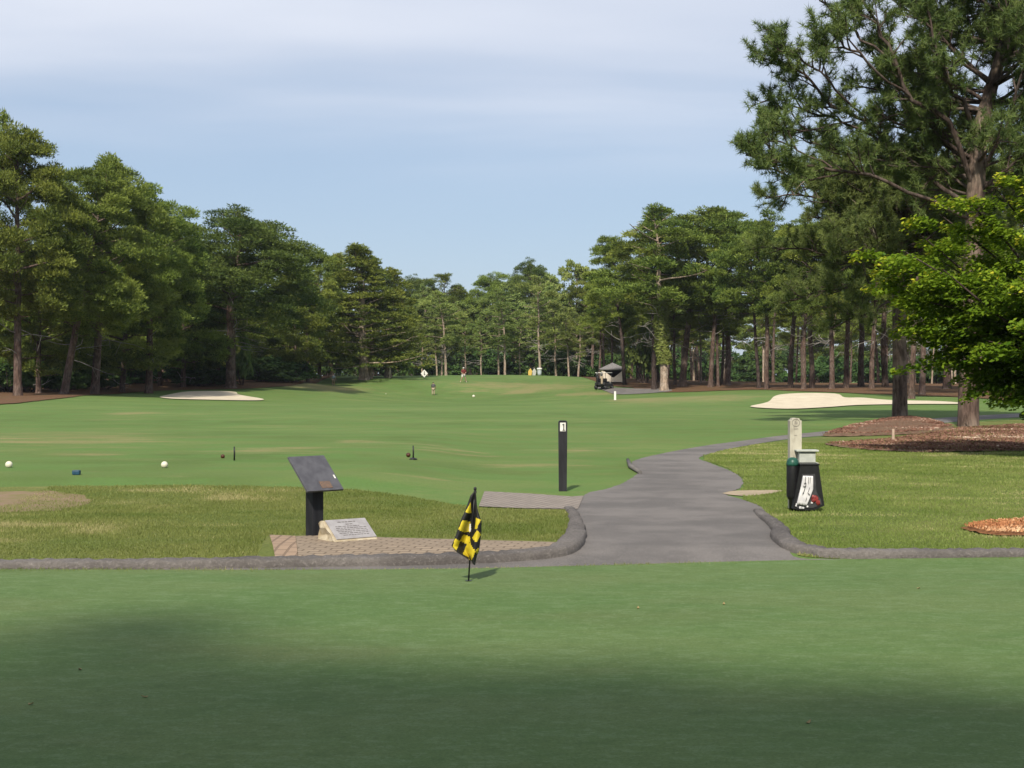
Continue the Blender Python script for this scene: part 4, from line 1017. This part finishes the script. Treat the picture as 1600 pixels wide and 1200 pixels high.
def tee_post():
    b = at(879.5, 768); Y = b.y; k = Y/FPX
    o = thing('tee_post', 'tall black post with a white number plate beside the grey brick step', 'post', b + Vector((0, .05, -.02)))
    h = 113*k
    out = [(-.052,0),(.052,0),(.060,h-.03),(.055,h-.012),(.042,h),(-.042,h),(-.055,h-.012),(-.060,h-.03)]
    MB().prism(out, -.05, .05).build('post', M['black_wood'], o)
    p = MB().box((0, 0, 0), (.076, .006, .115), bevel=.001).build('number_plate', M['white'], o); p.location = (0, -.053, h - .085)
    t = MB().box((.012, -.0045, 0), (.014, .003, .085)).box((-.001, -.0045, .030), (.012, .003, .012)).box((.012, -.0045, -.044), (.034, .003, .010))
    t.build('numeral', M['ink'], p)
tee_post()
# ------------------------------------------------------------------ bin and post by the path
def bin_station():
    b = at(1257, 799); Y = b.y; k = Y/FPX
    W = lambda x, y: ((1210 + x/7.06 - 1257)*k, (799 - (640 + y/7.06))*k)       # local x, z of a point in the enlarged view
    # weathered post
    o = thing('yardage_post', 'weathered white wooden post with a rounded head behind the black bin', 'post', b + Vector((-.035, .30, -.03)))
    x0, x1 = W(215, 0)[0]+.035, W(345, 0)[0]+.035; zt = W(0, 100)[1] + .03
    out = [(x0,0),(x1,0),(x1,zt-.03),(x1-.02,zt-.024),(x1-.028,zt-.004),((x0+x1)/2,zt),(x0+.028,zt-.004),(x0+.02,zt-.024),(x0,zt-.03)]
    MB().prism(out, -.07, .07).build('board', M['off_white'], o)
    cx = (x0+x1)/2; ring = MB(); n = 20
    for i in range(n):
        a = 2*math.pi*i/n; a2 = 2*math.pi*(i+1)/n
        ring.box((cx + .042*math.cos((a+a2)/2), -.072, zt-.055 + .042*math.sin((a+a2)/2)), (.016, .003, .006), Matrix.Rotation(-(a+a2)/2-math.pi/2, 3, 'Y'))
    ring.box((cx-.008, -.072, zt-.05), (.012, .003, .03)).box((cx+.012, -.072, zt-.06), (.012, .003, .022)).box((cx, -.072, zt-.125), (.05, .003, .008)).box((cx-.004, -.072, zt-.2), (.03, .003, .006))
    ring.build('emblem', simple('faded_mark', (.30,.27,.24), (.22,.2,.18), 40, .8, .1, .001), o)
    # pale box on a bracket
    o = thing('ball_washer', 'pale grey box with a flat lid fixed between the weathered post and the bin', 'ball washer', b + Vector((0, .18, 0)))
    bx0, bx1 = W(298, 0)[0], W(478, 0)[0]; bz0, bz1 = W(0, 592)[1], W(0, 470)[1]
    MB().box(((bx0+bx1)/2, 0, (bz0+bz1)/2), (bx1-bx0, .13, bz1-bz0), bevel=.006).build('body', M['pale_grey'], o)
    lx0, lx1 = W(262, 0)[0], W(510, 0)[0]
    MB().box(((lx0+lx1)/2, 0, bz1+.010), (lx1-lx0, .19, .018), bevel=.004).build('lid', M['pale_grey'], o)
    MB().box(((lx0+lx1)/2, 0, bz0-.008), (lx1-lx0-.01, .17, .014), bevel=.003).build('tray', M['pale_grey'], o)
    MB().tube([((bx0+bx1)/2, 0, -.18+.16), ((bx0+bx1)/2, 0, bz0)], .022, 10).build('stand', M['steel'], o)
    # black bin: a round sand tub and a tapering litter box side by side
    o = thing('litter_bin', 'black litter bin with torn white notices leaning below the weathered post', 'bin', b)
    fr = [W(268,598),(W(465,598)),W(500,850),W(530,1052),W(420,1098),W(300,1104),W(182,1085),W(205,960)]
    MB().prism([(x, z) for x, z in fr], -.11, .12).build('body', M['black'], o)
    px0, px1 = W(278, 0)[0], W(425, 0)[0]
    win = [W(282,705),W(425,705),W(442,900),W(490,985),W(500,1040),W(400,1075),W(225,1075),W(215,1000),W(262,880)]
    MB().prism([(x, z) for x, z in win], -.116, -.108).build('front_panel', M['clear_dark'], o)
    rim = MB().box(((W(268,0)[0]+W(465,0)[0])/2, .005, W(0,600)[1]), (W(465,0)[0]-W(268,0)[0]+.02, .25, .018), bevel=.004); rim.build('rim', M['black'], o)
    MB().box((.0, 0, .015), (.16, .14, .07), bevel=.01).build('foot', M['black'], o)
    # crumpled notice: a folded sheet on the panel
    g = random.Random(5); pa = [(292,722),(402,725),(372,905),(330,1048),(222,1030),(258,880)]
    L = [W(292,722),W(262,870),W(222,1035)]; R = [W(400,725),W(402,870),W(330,1050)]
    V = []; F = []; nu, nv = 7, 12
    for j in range(nv+1):
        v = j/nv
        lx, lz = (np.interp(v, [0,.5,1], [p[q] for p in L]) for q in (0, 1)); rx, rz = (np.interp(v, [0,.5,1], [p[q] for p in R]) for q in (0, 1))
        for i in range(nu+1):
            u = i/nu; V.append((lx+(rx-lx)*u, -.122 - (.012 if i % 2 else 0)*(.4+.6*math.sin(v*5+i)**2) - g.uniform(0, .004), lz+(rz-lz)*u))
    for j in range(nv):
        for i in range(nu): a = j*(nu+1)+i; F.append((a, a+1, a+nu+2, a+nu+1))
    sh = link_mesh('notice', np_mesh('notice', V, F), o, M['paper']); s_ = sh.modifiers.new('thickness', 'SOLIDIFY'); s_.thickness = .002
    ink = MB()
    for (x, y), (x2, y2), w in [((318,730),(312,800),.006),((352,735),(350,805),.006),((372,735),(366,800),.004),((300,805),(322,800),.008),((322,800),(318,840),.008),((292,835),(318,842),.008),((312,850),(292,915),.006),((362,850),(340,915),.005),((345,915),(362,930),.008),((290,905),(284,925),.006),((330,960),(318,1000),.004)]:
        a, c = W(x, y), W(x2, y2); ink.tube([(a[0], -.140, a[1]), (c[0], -.140, c[1])], w/2, 5)
    ink.build('notice_print', M['ink'], sh)
    # red wrapper and scraps, seen at the foot of the panel
    def scrap(name, cx, cy, r, mat, seed):
        gg = random.Random(seed); m = bmesh.new(); bmesh.ops.create_icosphere(m, subdivisions=2, radius=r)
        for v in m.verts: v.co *= gg.uniform(.6, 1.15); v.co.y *= .35
        x, z = W(cx, cy)
        for v in m.verts: v.co += Vector((x, -.125, z))
        me = bpy.data.meshes.new(name); m.to_mesh(me); m.free(); return link_mesh(name, me, o, mat)
    scrap('red_wrapper', 415, 975, .045, M['red'], 1); scrap('red_wrapper', 455, 1015, .03, M['red'], 2)
    for cx, cy, r, s in [(222,1035,.012,3),(262,1072,.017,4),(292,1076,.014,5),(215,1052,.010,8),(340,1060,.012,6),(390,1015,.016,7)]: scrap('paper_scrap', cx, cy, r, M['paper'], s)
    # the tub with its green lid
    o = thing('sand_tub', 'round black tub with a dark green lid beside the litter bin', 'tub', b + Vector((W(205,0)[0], .02, 0)))
    r = (W(275,0)[0]-W(140,0)[0])/2
    z0, z1 = W(0,985)[1], W(0,610)[1]
    MB().lathe([(r*.55,.0),(r*.6,z0*.9),(r*.8,z0),(r*1.0,z0+.03),(r,z1),(r*.97,z1+.012)], 24).build('body', M['black'], o)
    MB().lathe([(r*1.03,z1-.012),(r*1.03,z1+.012),(r*.95,z1+.045),(r*.7,z1+.072),(r*.3,z1+.084),(.004,z1+.085)], 24).build('lid', M['green_lid'], o)
bin_station()

# ------------------------------------------------------------------ small course furniture
def ball_marker(px, py, r, mat, label, group=None, cat='tee marker'):
    b = at(px, py); b.z += r*.85
    m = bmesh.new(); bmesh.ops.create_uvsphere(m, u_segments=16, v_segments=10, radius=r)
    for f in m.faces: f.smooth = True
    me = bpy.data.meshes.new('tee_marker'); m.to_mesh(me); m.free()
    o = link_mesh('tee_marker', me, None, mat); o.location = b
    return tag(o, label, cat, group)
ball_marker(14, 731, .054, M['ball'], 'round white tee marker alone on the far side of the blue block', 'round tee markers on the mown tee')
ball_marker(257, 731, .052, M['ball'], 'round white tee marker in the middle of the mown tee', 'round tee markers on the mown tee')
ball_marker(348, 716, .036, M['brown_ball'], 'dark brown ball marker beside the thin black peg', 'round tee markers on the mown tee')
ball_marker(638, 714, .040, M['brown_ball'], 'reddish brown ball marker beside the peg with a foot', 'round tee markers on the mown tee')
ball_marker(740, 621, .16, M['ball'], 'white marker lying far down the fairway below the walking golfer', None, 'marker')
ball_marker(603, 616, .05, M['ball'], 'tiny white ball far down the fairway', None, 'ball')
b = at(119.5, 742); o = MB().box((0, 0, .032), (.105, .09, .065), bevel=.016).build('tee_block', M['blue'], None); o.location = b; tag(o, 'dark blue block tee marker between the two white ones', 'tee marker')
def peg(px, py, h, foot, label):
    b = at(px, py); o = thing('tee_peg', label, 'peg', b, 0, 'black pegs on the tee')
    MB().tube([(0,0,-.02),(.004,0,h*.5),(0,0,h)], [.014,.014,.012], 8).build('stake', M['black'], o)
    if foot: MB().lathe([(.07,0),(.07,.012),(.03,.03),(.015,.035)], 12).build('foot', M['black'], o)
peg(366, 719.5, .225, False, 'thin black peg beside the dark brown marker')
peg(645.5, 718, .235, True, 'black peg on a round foot beside the reddish marker')
def stake(px, py, top, w, mat, label):
    b = at(px, py); h = (py-top)*b.y/FPX; o = MB().box((0, 0, h/2-.02), (w, w, h), bevel=w*.12, taper=.9).build('stake', mat, None); o.location = b; tag(o, label, 'stake')
stake(1395.5, 690.5, 669, .06, M['stake'], 'pale wooden stake in front of the mulch mound')
stake(961, 625, 611, .16, M['white'], 'white stake on the fairway below the short path')
def cane():
    b = at(609, 592.0); o = MB().tube([(0,0,-.05),(.05,0,1.1),(0,0,1.45),(-.12,0,1.62),(-.3,0,1.66)], [.06,.06,.06,.05,.04], 8).build('bent_pole', M['off_white'], None); o.location = b
    tag(o, 'pale bent pole standing beside the bushy cedar', 'pole')
cane()
def diamond():
    Y = 187; x = (663-CX)/FPX*Y; b = Vector((x, Y, hz(x, Y))); k = Y/FPX
    o = thing('diamond_sign', 'white diamond sign with a dark mark at the edge of the far green', 'sign', b)
    zc = CAMZ + (HY-583.5)*k - b.z
    s = 5.6*k
    d = MB().prism([(0,-s*1.1),(s,0),(0,s*1.1),(-s,0)], -.02, .02).build('board', M['white'], o); d.location = (0, -.03, zc)
    MB().box((0, -.022, .02), (.09, .01, .52)).box((.06, -.022, -.12), (.16, .01, .09)).build('mark', M['ink'], d)
    MB().tube([(0,.02,-.1),(0,.02,zc)], .04, 8).build('post', M['steel'], o)
diamond()
def barrel():
    Y = 202; x = (843-CX)/FPX*Y; b = Vector((x, Y, hz(x, Y))); o = thing('waste_barrel', 'pale blue waste barrel standing on the crest by the far trees', 'barrel', b)
    MB().lathe([(.26,0),(.28,.3),(.30,.75),(.30,.8)], 18).build('body', M['barrel'], o); MB().lathe([(.36,.8),(.37,.9),(.36,1.02),(.2,1.05)], 18).build('lid', M['white'], o)
    x = (830-CX)/FPX*Y; o = thing('yellow_sign', 'folding yellow sign board beside the waste barrel', 'sign', Vector((x, Y, hz(x, Y))))
    for sgn in (-1, 1):
        p = MB().prism([(-.26,.0),(.26,.0),(.34,.55),(0,1.0),(-.34,.55)], -.015, .015).build('board', M['yellow_board'] if sgn < 0 else M['white'], o); p.location = (sgn*.28+.1, sgn*.15, .0); p.rotation_euler = (rad(8*sgn), 0, rad(35*sgn))
barrel()
def shelter():
    Y = 176.5; x = (957-CX)/FPX*Y; k = Y/FPX; b = Vector((x, Y, hz(x, Y))); o = thing('rain_shelter', 'small cream shelter with a grey hipped roof among the trees', 'shelter', b)
    ze = CAMZ + (HY-576.5)*k - b.z; zp = CAMZ + (HY-566.5)*k - b.z; w = 1.30; e = 1.58
    r = MB(); vs = [r.b.verts.new(p) for p in ((-e,-e,ze),(e,-e,ze),(e,e,ze),(-e,e,ze),(0,0,zp))]; lo = [r.b.verts.new((v.co.x*.98, v.co.y*.98, ze-.12)) for v in vs[:4]]
    for i in range(4): r.b.faces.new((vs[i], vs[(i+1)%4], vs[4])); r.b.faces.new((vs[i], lo[i], lo[(i+1)%4], vs[(i+1)%4]))
    r.b.faces.new(lo[::-1]); r.build('roof', M['shingle'], o)
    for sx in (-1, 1):
        for sy in (-1, 1): MB().box((sx*w, sy*w, ze/2-.1), (.2, .2, ze)).build('post', M['wall'], o)
    zt = ze-.15
    f = MB().prism([(-w+.1,.22),(w-.1,.22),(w-.1,zt),(.12,zt-.85),(-.12,zt-.85),(-w+.1,zt)], -w-.05, -w+.05); f.build('front_panel', M['wall'], o)
    for sx in (-1, 1): MB().box((sx*w, 0, zt/2), (.1, 2*w-.22, zt)).build('side_panel', M['wall'], o)
    MB().box((0, w, zt/2), (2*w-.22, .1, zt)).build('back_panel', M['brown_wood'], o)
    MB().box((0, 0, .06), (2*w+.3, 2*w+.3, .18)).build('floor_slab', M['brown_wood'], o)
shelter()
def golf_cart():
    Y = 166; x = (943-CX)/FPX*Y; b = Vector((x, Y, hz(x, Y))); o = thing('golf_cart', 'dark golf cart with a pale roof parked by the little shelter', 'golf cart', b, rad(-28)); o.scale = (1.1, 1.1, 1.05)
    MB().box((0, .35, .48), (1.15, 1.6, .42), bevel=.10).box((0, 1.05, .62), (1.0, .5, .34), bevel=.10, taper=.8).box((0, -.72, .62), (1.12, .5, .28), bevel=.06).build('body', M['cart_body'], o)
    MB().box((0, 0, .80), (1.05, .5, .16), bevel=.05).build('seat', M['black'], o); MB().box((0, -.30, 1.02), (1.05, .12, .36), bevel=.04).build('backrest', M['black'], o)
    MB().box((0, .05, 1.80), (1.15, 1.75, .07), bevel=.03).build('roof', M['white'], o)
    for sx in (-.52, .52):
        for y0, y1 in ((-.62, -.68), (.98, .72)): MB().tube([(sx, y0, .7), (sx, y1, 1.78)], .022, 8).build('roof_post', M['black'], o)
        for y in (-.72, .92):
            wl = MB().lathe([(.10,-.09),(.22,-.10),(.24,-.05),(.24,.05),(.22,.10),(.10,.09)], 18).build('wheel', M['black'], o); wl.location = (sx, y, .24); wl.rotation_euler = (0, rad(90), 0)
            rm = MB().lathe([(.02,-.095),(.11,-.095),(.11,.095),(.02,.095)], 12).build('rim', M['steel'], wl)
    for i, sx in enumerate((-.27, .27)):
        R = Matrix.Translation(b) @ Matrix.Rotation(rad(-28), 4, 'Z')
        gb = thing('golf_bag', ('black golf bag standing on the back of the cart', 'tan golf bag standing on the back of the cart')[i], 'golf bag', R @ Vector((sx, -1.02, .62)), rad(-28), 'golf bags on the cart')
        MB().lathe([(.12,0),(.13,.1),(.125,.5),(.15,.85),(.14,.87)], 14).build('body', (M['black'], M['khaki'])[i], gb)
        for j in range(5):
            a = j*1.3; MB().tube([(.05*math.cos(a), .05*math.sin(a), .8), (.08*math.cos(a), .08*math.sin(a), 1.15+.05*j)], [.012, .035], 6).build('club', M['steel'] if j % 2 else M['black'], gb)
golf_cart()
# ------------------------------------------------------------------ golfers
def skin_mesh(name, J, E, mat, parent, levels=1):
    """a continuous limb-and-trunk surface grown from joints; J: {key: (x, y, z, r)}"""
    ks = list(J); me = bpy.data.meshes.new(name); me.from_pydata([J[k][:3] for k in ks], [(ks.index(a), ks.index(c)) for a, c in E], [])
    t = bpy.data.objects.new('t', me); COL.objects.link(t)
    t.modifiers.new('s', 'SKIN'); sv = me.skin_vertices[0].data
    for i, k in enumerate(ks): sv[i].radius = (J[k][3], J[k][3] if len(J[k]) < 5 else J[k][4]); sv[i].use_root = (i == 0)
    u = t.modifiers.new('u', 'SUBSURF'); u.levels = levels; u.render_levels = levels
    dg = bpy.context.evaluated_depsgraph_get(); m2 = bpy.data.meshes.new_from_object(t.evaluated_get(dg)); m2.name = name
    bpy.data.objects.remove(t)
    for p in m2.polygons: p.use_smooth = True
    m2.materials.clear()
    return link_mesh(name, m2, parent, mat)
def person(px, Y, rz, label, J, shirt, legs, hat, sc=1.0, shorts=False):
    x = (px-CX)/FPX*Y; o = thing('person', label, 'person', (x, Y, hz(x, Y)), rz, 'golfers on the far fairway'); o.scale = (sc,)*3
    E = [('pel','chest'),('chest','neck'),('neck','head0'),('head0','head1'),('pel','hL'),('hL','kL'),('kL','aL'),('aL','tL'),('pel','hR'),('hR','kR'),('kR','aR'),('aR','tR'),('chest','sL'),('sL','eL'),('eL','wL'),('wL','pL'),('chest','sR'),('sR','eR'),('eR','wR'),('wR','pR')]
    B = dict(J)
    for s in 'LR':                                                # five fingers from each palm
        w, p = Vector(J['w'+s][:3]), Vector(J['p'+s][:3]); d = (p-w).normalized(); a = d.cross(Vector((0,1,.2))).normalized()
        for i, (off, l) in enumerate(((-.03,.06),(-.012,.085),(.008,.09),(.028,.08))):
            B[f'f{s}{i}'] = (*(p + a*off + d*l), .009); E.append(('p'+s, f'f{s}{i}'))
        B['th'+s] = (*(w.lerp(p, .5) + a*.06 + d*.03), .010); E.append(('p'+s, 'th'+s))
    body = skin_mesh('body', B, E, M['skin'], o)
    grow = lambda k, f: (*J[k][:3], J[k][3]*f)
    skin_mesh('shirt', {k: (*Vector(J[k][:3]), J[k][3]*1.16+.012) for k in ('pel','chest','neck','sL','eL','sR','eR')}, [('pel','chest'),('chest','neck'),('chest','sL'),('sL','eL'),('chest','sR'),('sR','eR')], M[shirt], o)
    if shorts:
        ends = {}
        for s in 'LR': ends['m'+s] = (*Vector(J['h'+s][:3]).lerp(Vector(J['k'+s][:3]), .8), .085)
        d = {k: (*J[k][:3], J[k][3]*1.12+.015) for k in ('pel','hL','hR')}; d.update(ends)
        skin_mesh('shorts', d, [('pel','hL'),('hL','mL'),('pel','hR'),('hR','mR')], M[legs], o)
    else:
        skin_mesh('trousers', {k: (*J[k][:3], J[k][3]*1.15+.015) for k in ('pel','hL','kL','aL','hR','kR','aR')}, [('pel','hL'),('hL','kL'),('kL','aL'),('pel','hR'),('hR','kR'),('kR','aR')], M[legs], o)
    for s in 'LR': skin_mesh('shoe', {'a': (*J['a'+s][:3], .055), 't': (*J['t'+s][:3], .05)}, [('a','t')], M['shoe'], o)
    h = Vector(J['head1'][:3]); hc = Vector(J['head0'][:3]).lerp(h, .55); fw = Vector((0, -1, 0))
    hm = MB(); prof = [(.098,-.01),(.105,.02),(.10,.06),(.075,.095),(.02,.112)]
    hm.lathe(prof, 14, h - Vector((0, 0, .075)))
    if hat: hm.box(h + fw*.13 + Vector((0, 0, -.07)), (.15, .12, .012))
    hm.build('cap' if hat else 'hair', M[hat] if hat else M['hair'], o)
    fm = MB().box(hc + fw*.098 + Vector((0, 0, -.025)), (.026, .03, .035), bevel=.006).build('nose', M['skin'], body)
    em = MB().box(hc + fw*.088 + Vector((.033, 0, .012)), (.02, .012, .010)).box(hc + fw*.088 + Vector((-.033, 0, .012)), (.02, .012, .010)).build('eyes', M['ink'], body)
    mm = MB().box(hc + fw*.085 + Vector((0, 0, -.065)), (.045, .012, .008)).build('mouth', M['red'], body)
    return o
WALK = dict(pel=(0,0,.95,.14),chest=(0,-.03,1.32,.155),neck=(0,-.04,1.5,.06),head0=(0,-.055,1.58,.085),head1=(0,-.06,1.73,.085),
  hL=(-.11,0,.88,.105),kL=(-.20,-.08,.50,.07),aL=(-.34,.05,.10,.05),tL=(-.38,-.10,.04,.045),hR=(.11,0,.88,.105),kR=(.22,-.06,.50,.07),aR=(.36,.04,.10,.05),tR=(.40,-.12,.04,.045),
  sL=(-.20,-.03,1.42,.075),eL=(-.27,-.12,1.15,.05),wL=(-.10,-.30,1.0,.036),pL=(-.05,-.36,.96,.034),sR=(.20,-.03,1.42,.075),eR=(.27,-.14,1.16,.05),wR=(.08,-.30,1.02,.036),pR=(.03,-.36,.98,.034))
BEND = dict(pel=(0,.06,.92,.14),chest=(0,-.20,1.20,.16),neck=(0,-.34,1.30,.06),head0=(0,-.40,1.33,.085),head1=(0,-.48,1.43,.085),
  hL=(-.11,.05,.85,.105),kL=(-.15,-.04,.48,.07),aL=(-.16,.04,.10,.05),tL=(-.18,-.12,.04,.045),hR=(.11,.05,.85,.105),kR=(.15,-.04,.48,.07),aR=(.16,.04,.10,.05),tR=(.18,-.12,.04,.045),
  sL=(-.20,-.22,1.28,.075),eL=(-.22,-.34,1.02,.05),wL=(-.06,-.42,.82,.036),pL=(-.02,-.45,.75,.034),sR=(.20,-.22,1.28,.075),eR=(.20,-.34,1.02,.05),wR=(.05,-.42,.82,.036),pR=(.02,-.45,.73,.034))
STAND = dict(pel=(0,0,.93,.14),chest=(0,-.02,1.30,.155),neck=(0,-.02,1.48,.06),head0=(0,-.05,1.56,.085),head1=(.02,-.10,1.69,.085),
  hL=(-.10,0,.87,.105),kL=(-.12,-.03,.48,.07),aL=(-.12,.03,.10,.05),tL=(-.14,-.13,.04,.045),hR=(.10,0,.87,.105),kR=(.12,-.01,.48,.07),aR=(.13,.05,.10,.05),tR=(.15,-.11,.04,.045),
  sL=(-.20,-.02,1.40,.075),eL=(-.30,-.02,1.12,.05),wL=(-.30,-.16,.90,.036),pL=(-.29,-.2,.83,.034),sR=(.20,-.02,1.40,.075),eR=(.26,-.06,1.12,.05),wR=(.20,-.24,.95,.036),pR=(.18,-.29,.89,.034))
person(724, 180, rad(20), 'golfer in a dark red shirt, pale shorts and white cap striding on the far rise', WALK, 'red_cloth', 'white_cloth', 'white_cloth', 1.05, True)
person(677, 168, rad(175), 'golfer in a grey shirt and khaki trousers standing down on the fairway', STAND, 'grey_cloth', 'khaki', None, .86)
person(521, 178, rad(160), 'golfer in a grey blue shirt and khaki shorts below the pale cedar', STAND, 'teal_cloth', 'khaki', 'grey_cloth', .84, True)

# fallen leaves on the green
for i, (px, py) in enumerate([(1435,925),(1263,1139),(48,1109),(997,956),(1131,950),(226,1098),(125,1054)]):
    p = at(px, py); rl = random.Random(i); m = bmesh.new(); s = .019
    vs = [m.verts.new(v) for v in ((-s,0,.004),(-s*.3,-s*.45,.0),(s*.6,-s*.3,.006),(s,0,.012),(s*.5,s*.4,.004),(-s*.4,s*.4,.0))]; m.faces.new(vs)
    me = bpy.data.meshes.new('fallen_leaf'); m.to_mesh(me); m.free(); o = link_mesh('fallen_leaf', me, None, M['dead_leaf']); o.location = p + Vector((0, 0, .026)); o.rotation_euler = (0, 0, rl.uniform(0, 6)); s_ = o.modifiers.new('thickness', 'SOLIDIFY'); s_.thickness = .002
    tag(o, 'small dry leaf lying on the putting green', 'leaf', 'dry leaves on the putting green')

# ------------------------------------------------------------------ light, sky, camera
sun = bpy.data.lights.new('sun', 'SUN'); sun.energy = 4.4; sun.angle = rad(2.2); sun.color = (1, .93, .80)
so = bpy.data.objects.new('sun', sun); COL.objects.link(so)
d = Vector((SUN_AZ.x*math.cos(SUN_EL), SUN_AZ.y*math.cos(SUN_EL), math.sin(SUN_EL)))
so.rotation_euler = d.to_track_quat('Z', 'Y').to_euler()
w = bpy.data.worlds.new('World'); SC.world = w; w.use_nodes = True
nt = w.node_tree; nt.nodes.clear()
out = nt.nodes.new('ShaderNodeOutputWorld'); bg = nt.nodes.new('ShaderNodeBackground'); sky = nt.nodes.new('ShaderNodeTexSky')
sky.sky_type = 'NISHITA'; sky.sun_disc = False; sky.sun_elevation = SUN_EL; sky.sun_rotation = math.atan2(SUN_AZ.x, SUN_AZ.y)
sky.air_density = 1.0; sky.dust_density = .6; sky.ozone_density = 2.0
tc = nt.nodes.new('ShaderNodeTexCoord'); sep = nt.nodes.new('ShaderNodeSeparateXYZ'); nt.links.new(tc.outputs['Generated'], sep.inputs[0])
zz = math_n(nt, 'ADD', math_n(nt, 'MAXIMUM', sep.outputs[2], 0.0), .10)
cmb = nt.nodes.new('ShaderNodeCombineXYZ')
nt.links.new(math_n(nt, 'DIVIDE', sep.outputs[0], zz), cmb.inputs[0]); nt.links.new(math_n(nt, 'DIVIDE', sep.outputs[1], zz), cmb.inputs[1])
n1 = noise(nt, .7, 5, .5, cmb.outputs[0], (.55, 1, 1), .3)
n2 = noise(nt, .35, 3, .5, cmb.outputs[0])
cov = math_n(nt, 'ADD', math_n(nt, 'MULTIPLY', n1, .6), math_n(nt, 'MULTIPLY', n2, .4))
cov = math_n(nt, 'ADD', cov, math_n(nt, 'MULTIPLY', ramp(nt, sep.outputs[2], .10, .24), .30))
cl = ramp(nt, cov, .48, .84)
cl = math_n(nt, 'MULTIPLY', cl, ramp(nt, sep.outputs[2], .09, .20))
shade = ramp(nt, n1, .35, .7)
ccol = mixc(nt, shade, (4.9, 5.25, 6.1), (6.9, 7.0, 7.5))
base = mixc(nt, .72, sky.outputs[0], (2.90, 3.66, 4.88))
col = mixc(nt, math_n(nt, 'MULTIPLY', cl, .72), base, ccol)
bg.inputs['Strength'].default_value = .10
nt.links.new(col, bg.inputs[0]); nt.links.new(bg.outputs[0], out.inputs[0])

hm, hnt, hout = new_mat('haze_air')
pv = hnt.nodes.new('ShaderNodeVolumePrincipled'); pv.inputs['Density'].default_value = .0001; pv.inputs['Color'].default_value = (.80, .88, 1.0, 1); pv.inputs['Anisotropy'].default_value = .2
hnt.links.new(pv.outputs[0], hout.inputs['Volume'])
hz_ = MB().box((0, 1180, 17), (4200, 2700, 40)).build('haze', hm, None); tag(hz_, 'thin afternoon haze over the whole course', 'haze', kind='stuff')
cam = bpy.data.cameras.new('camera'); cam.sensor_width = 36; cam.lens = 36*FPX/1600; cam.shift_y = -10/1600; cam.clip_end = 6000; cam.clip_start = .1
co = bpy.data.objects.new('camera', cam); COL.objects.link(co); co.location = (0, 0, CAMZ); co.rotation_euler = (rad(90), 0, 0)
SC.camera = co
SC.view_settings.view_transform = 'Standard'; SC.view_settings.look = 'None'; SC.view_settings.exposure = .5; SC.view_settings.gamma = 1; SC.view_settings.use_curve_mapping = False
SC.cycles.max_bounces = 6; SC.cycles.diffuse_bounces = 3; SC.cycles.glossy_bounces = 2; SC.cycles.transmission_bounces = 4; SC.cycles.transparent_max_bounces = 4
SC.cycles.use_denoising = True
SC.cycles.caustics_reflective = False; SC.cycles.caustics_refractive = False
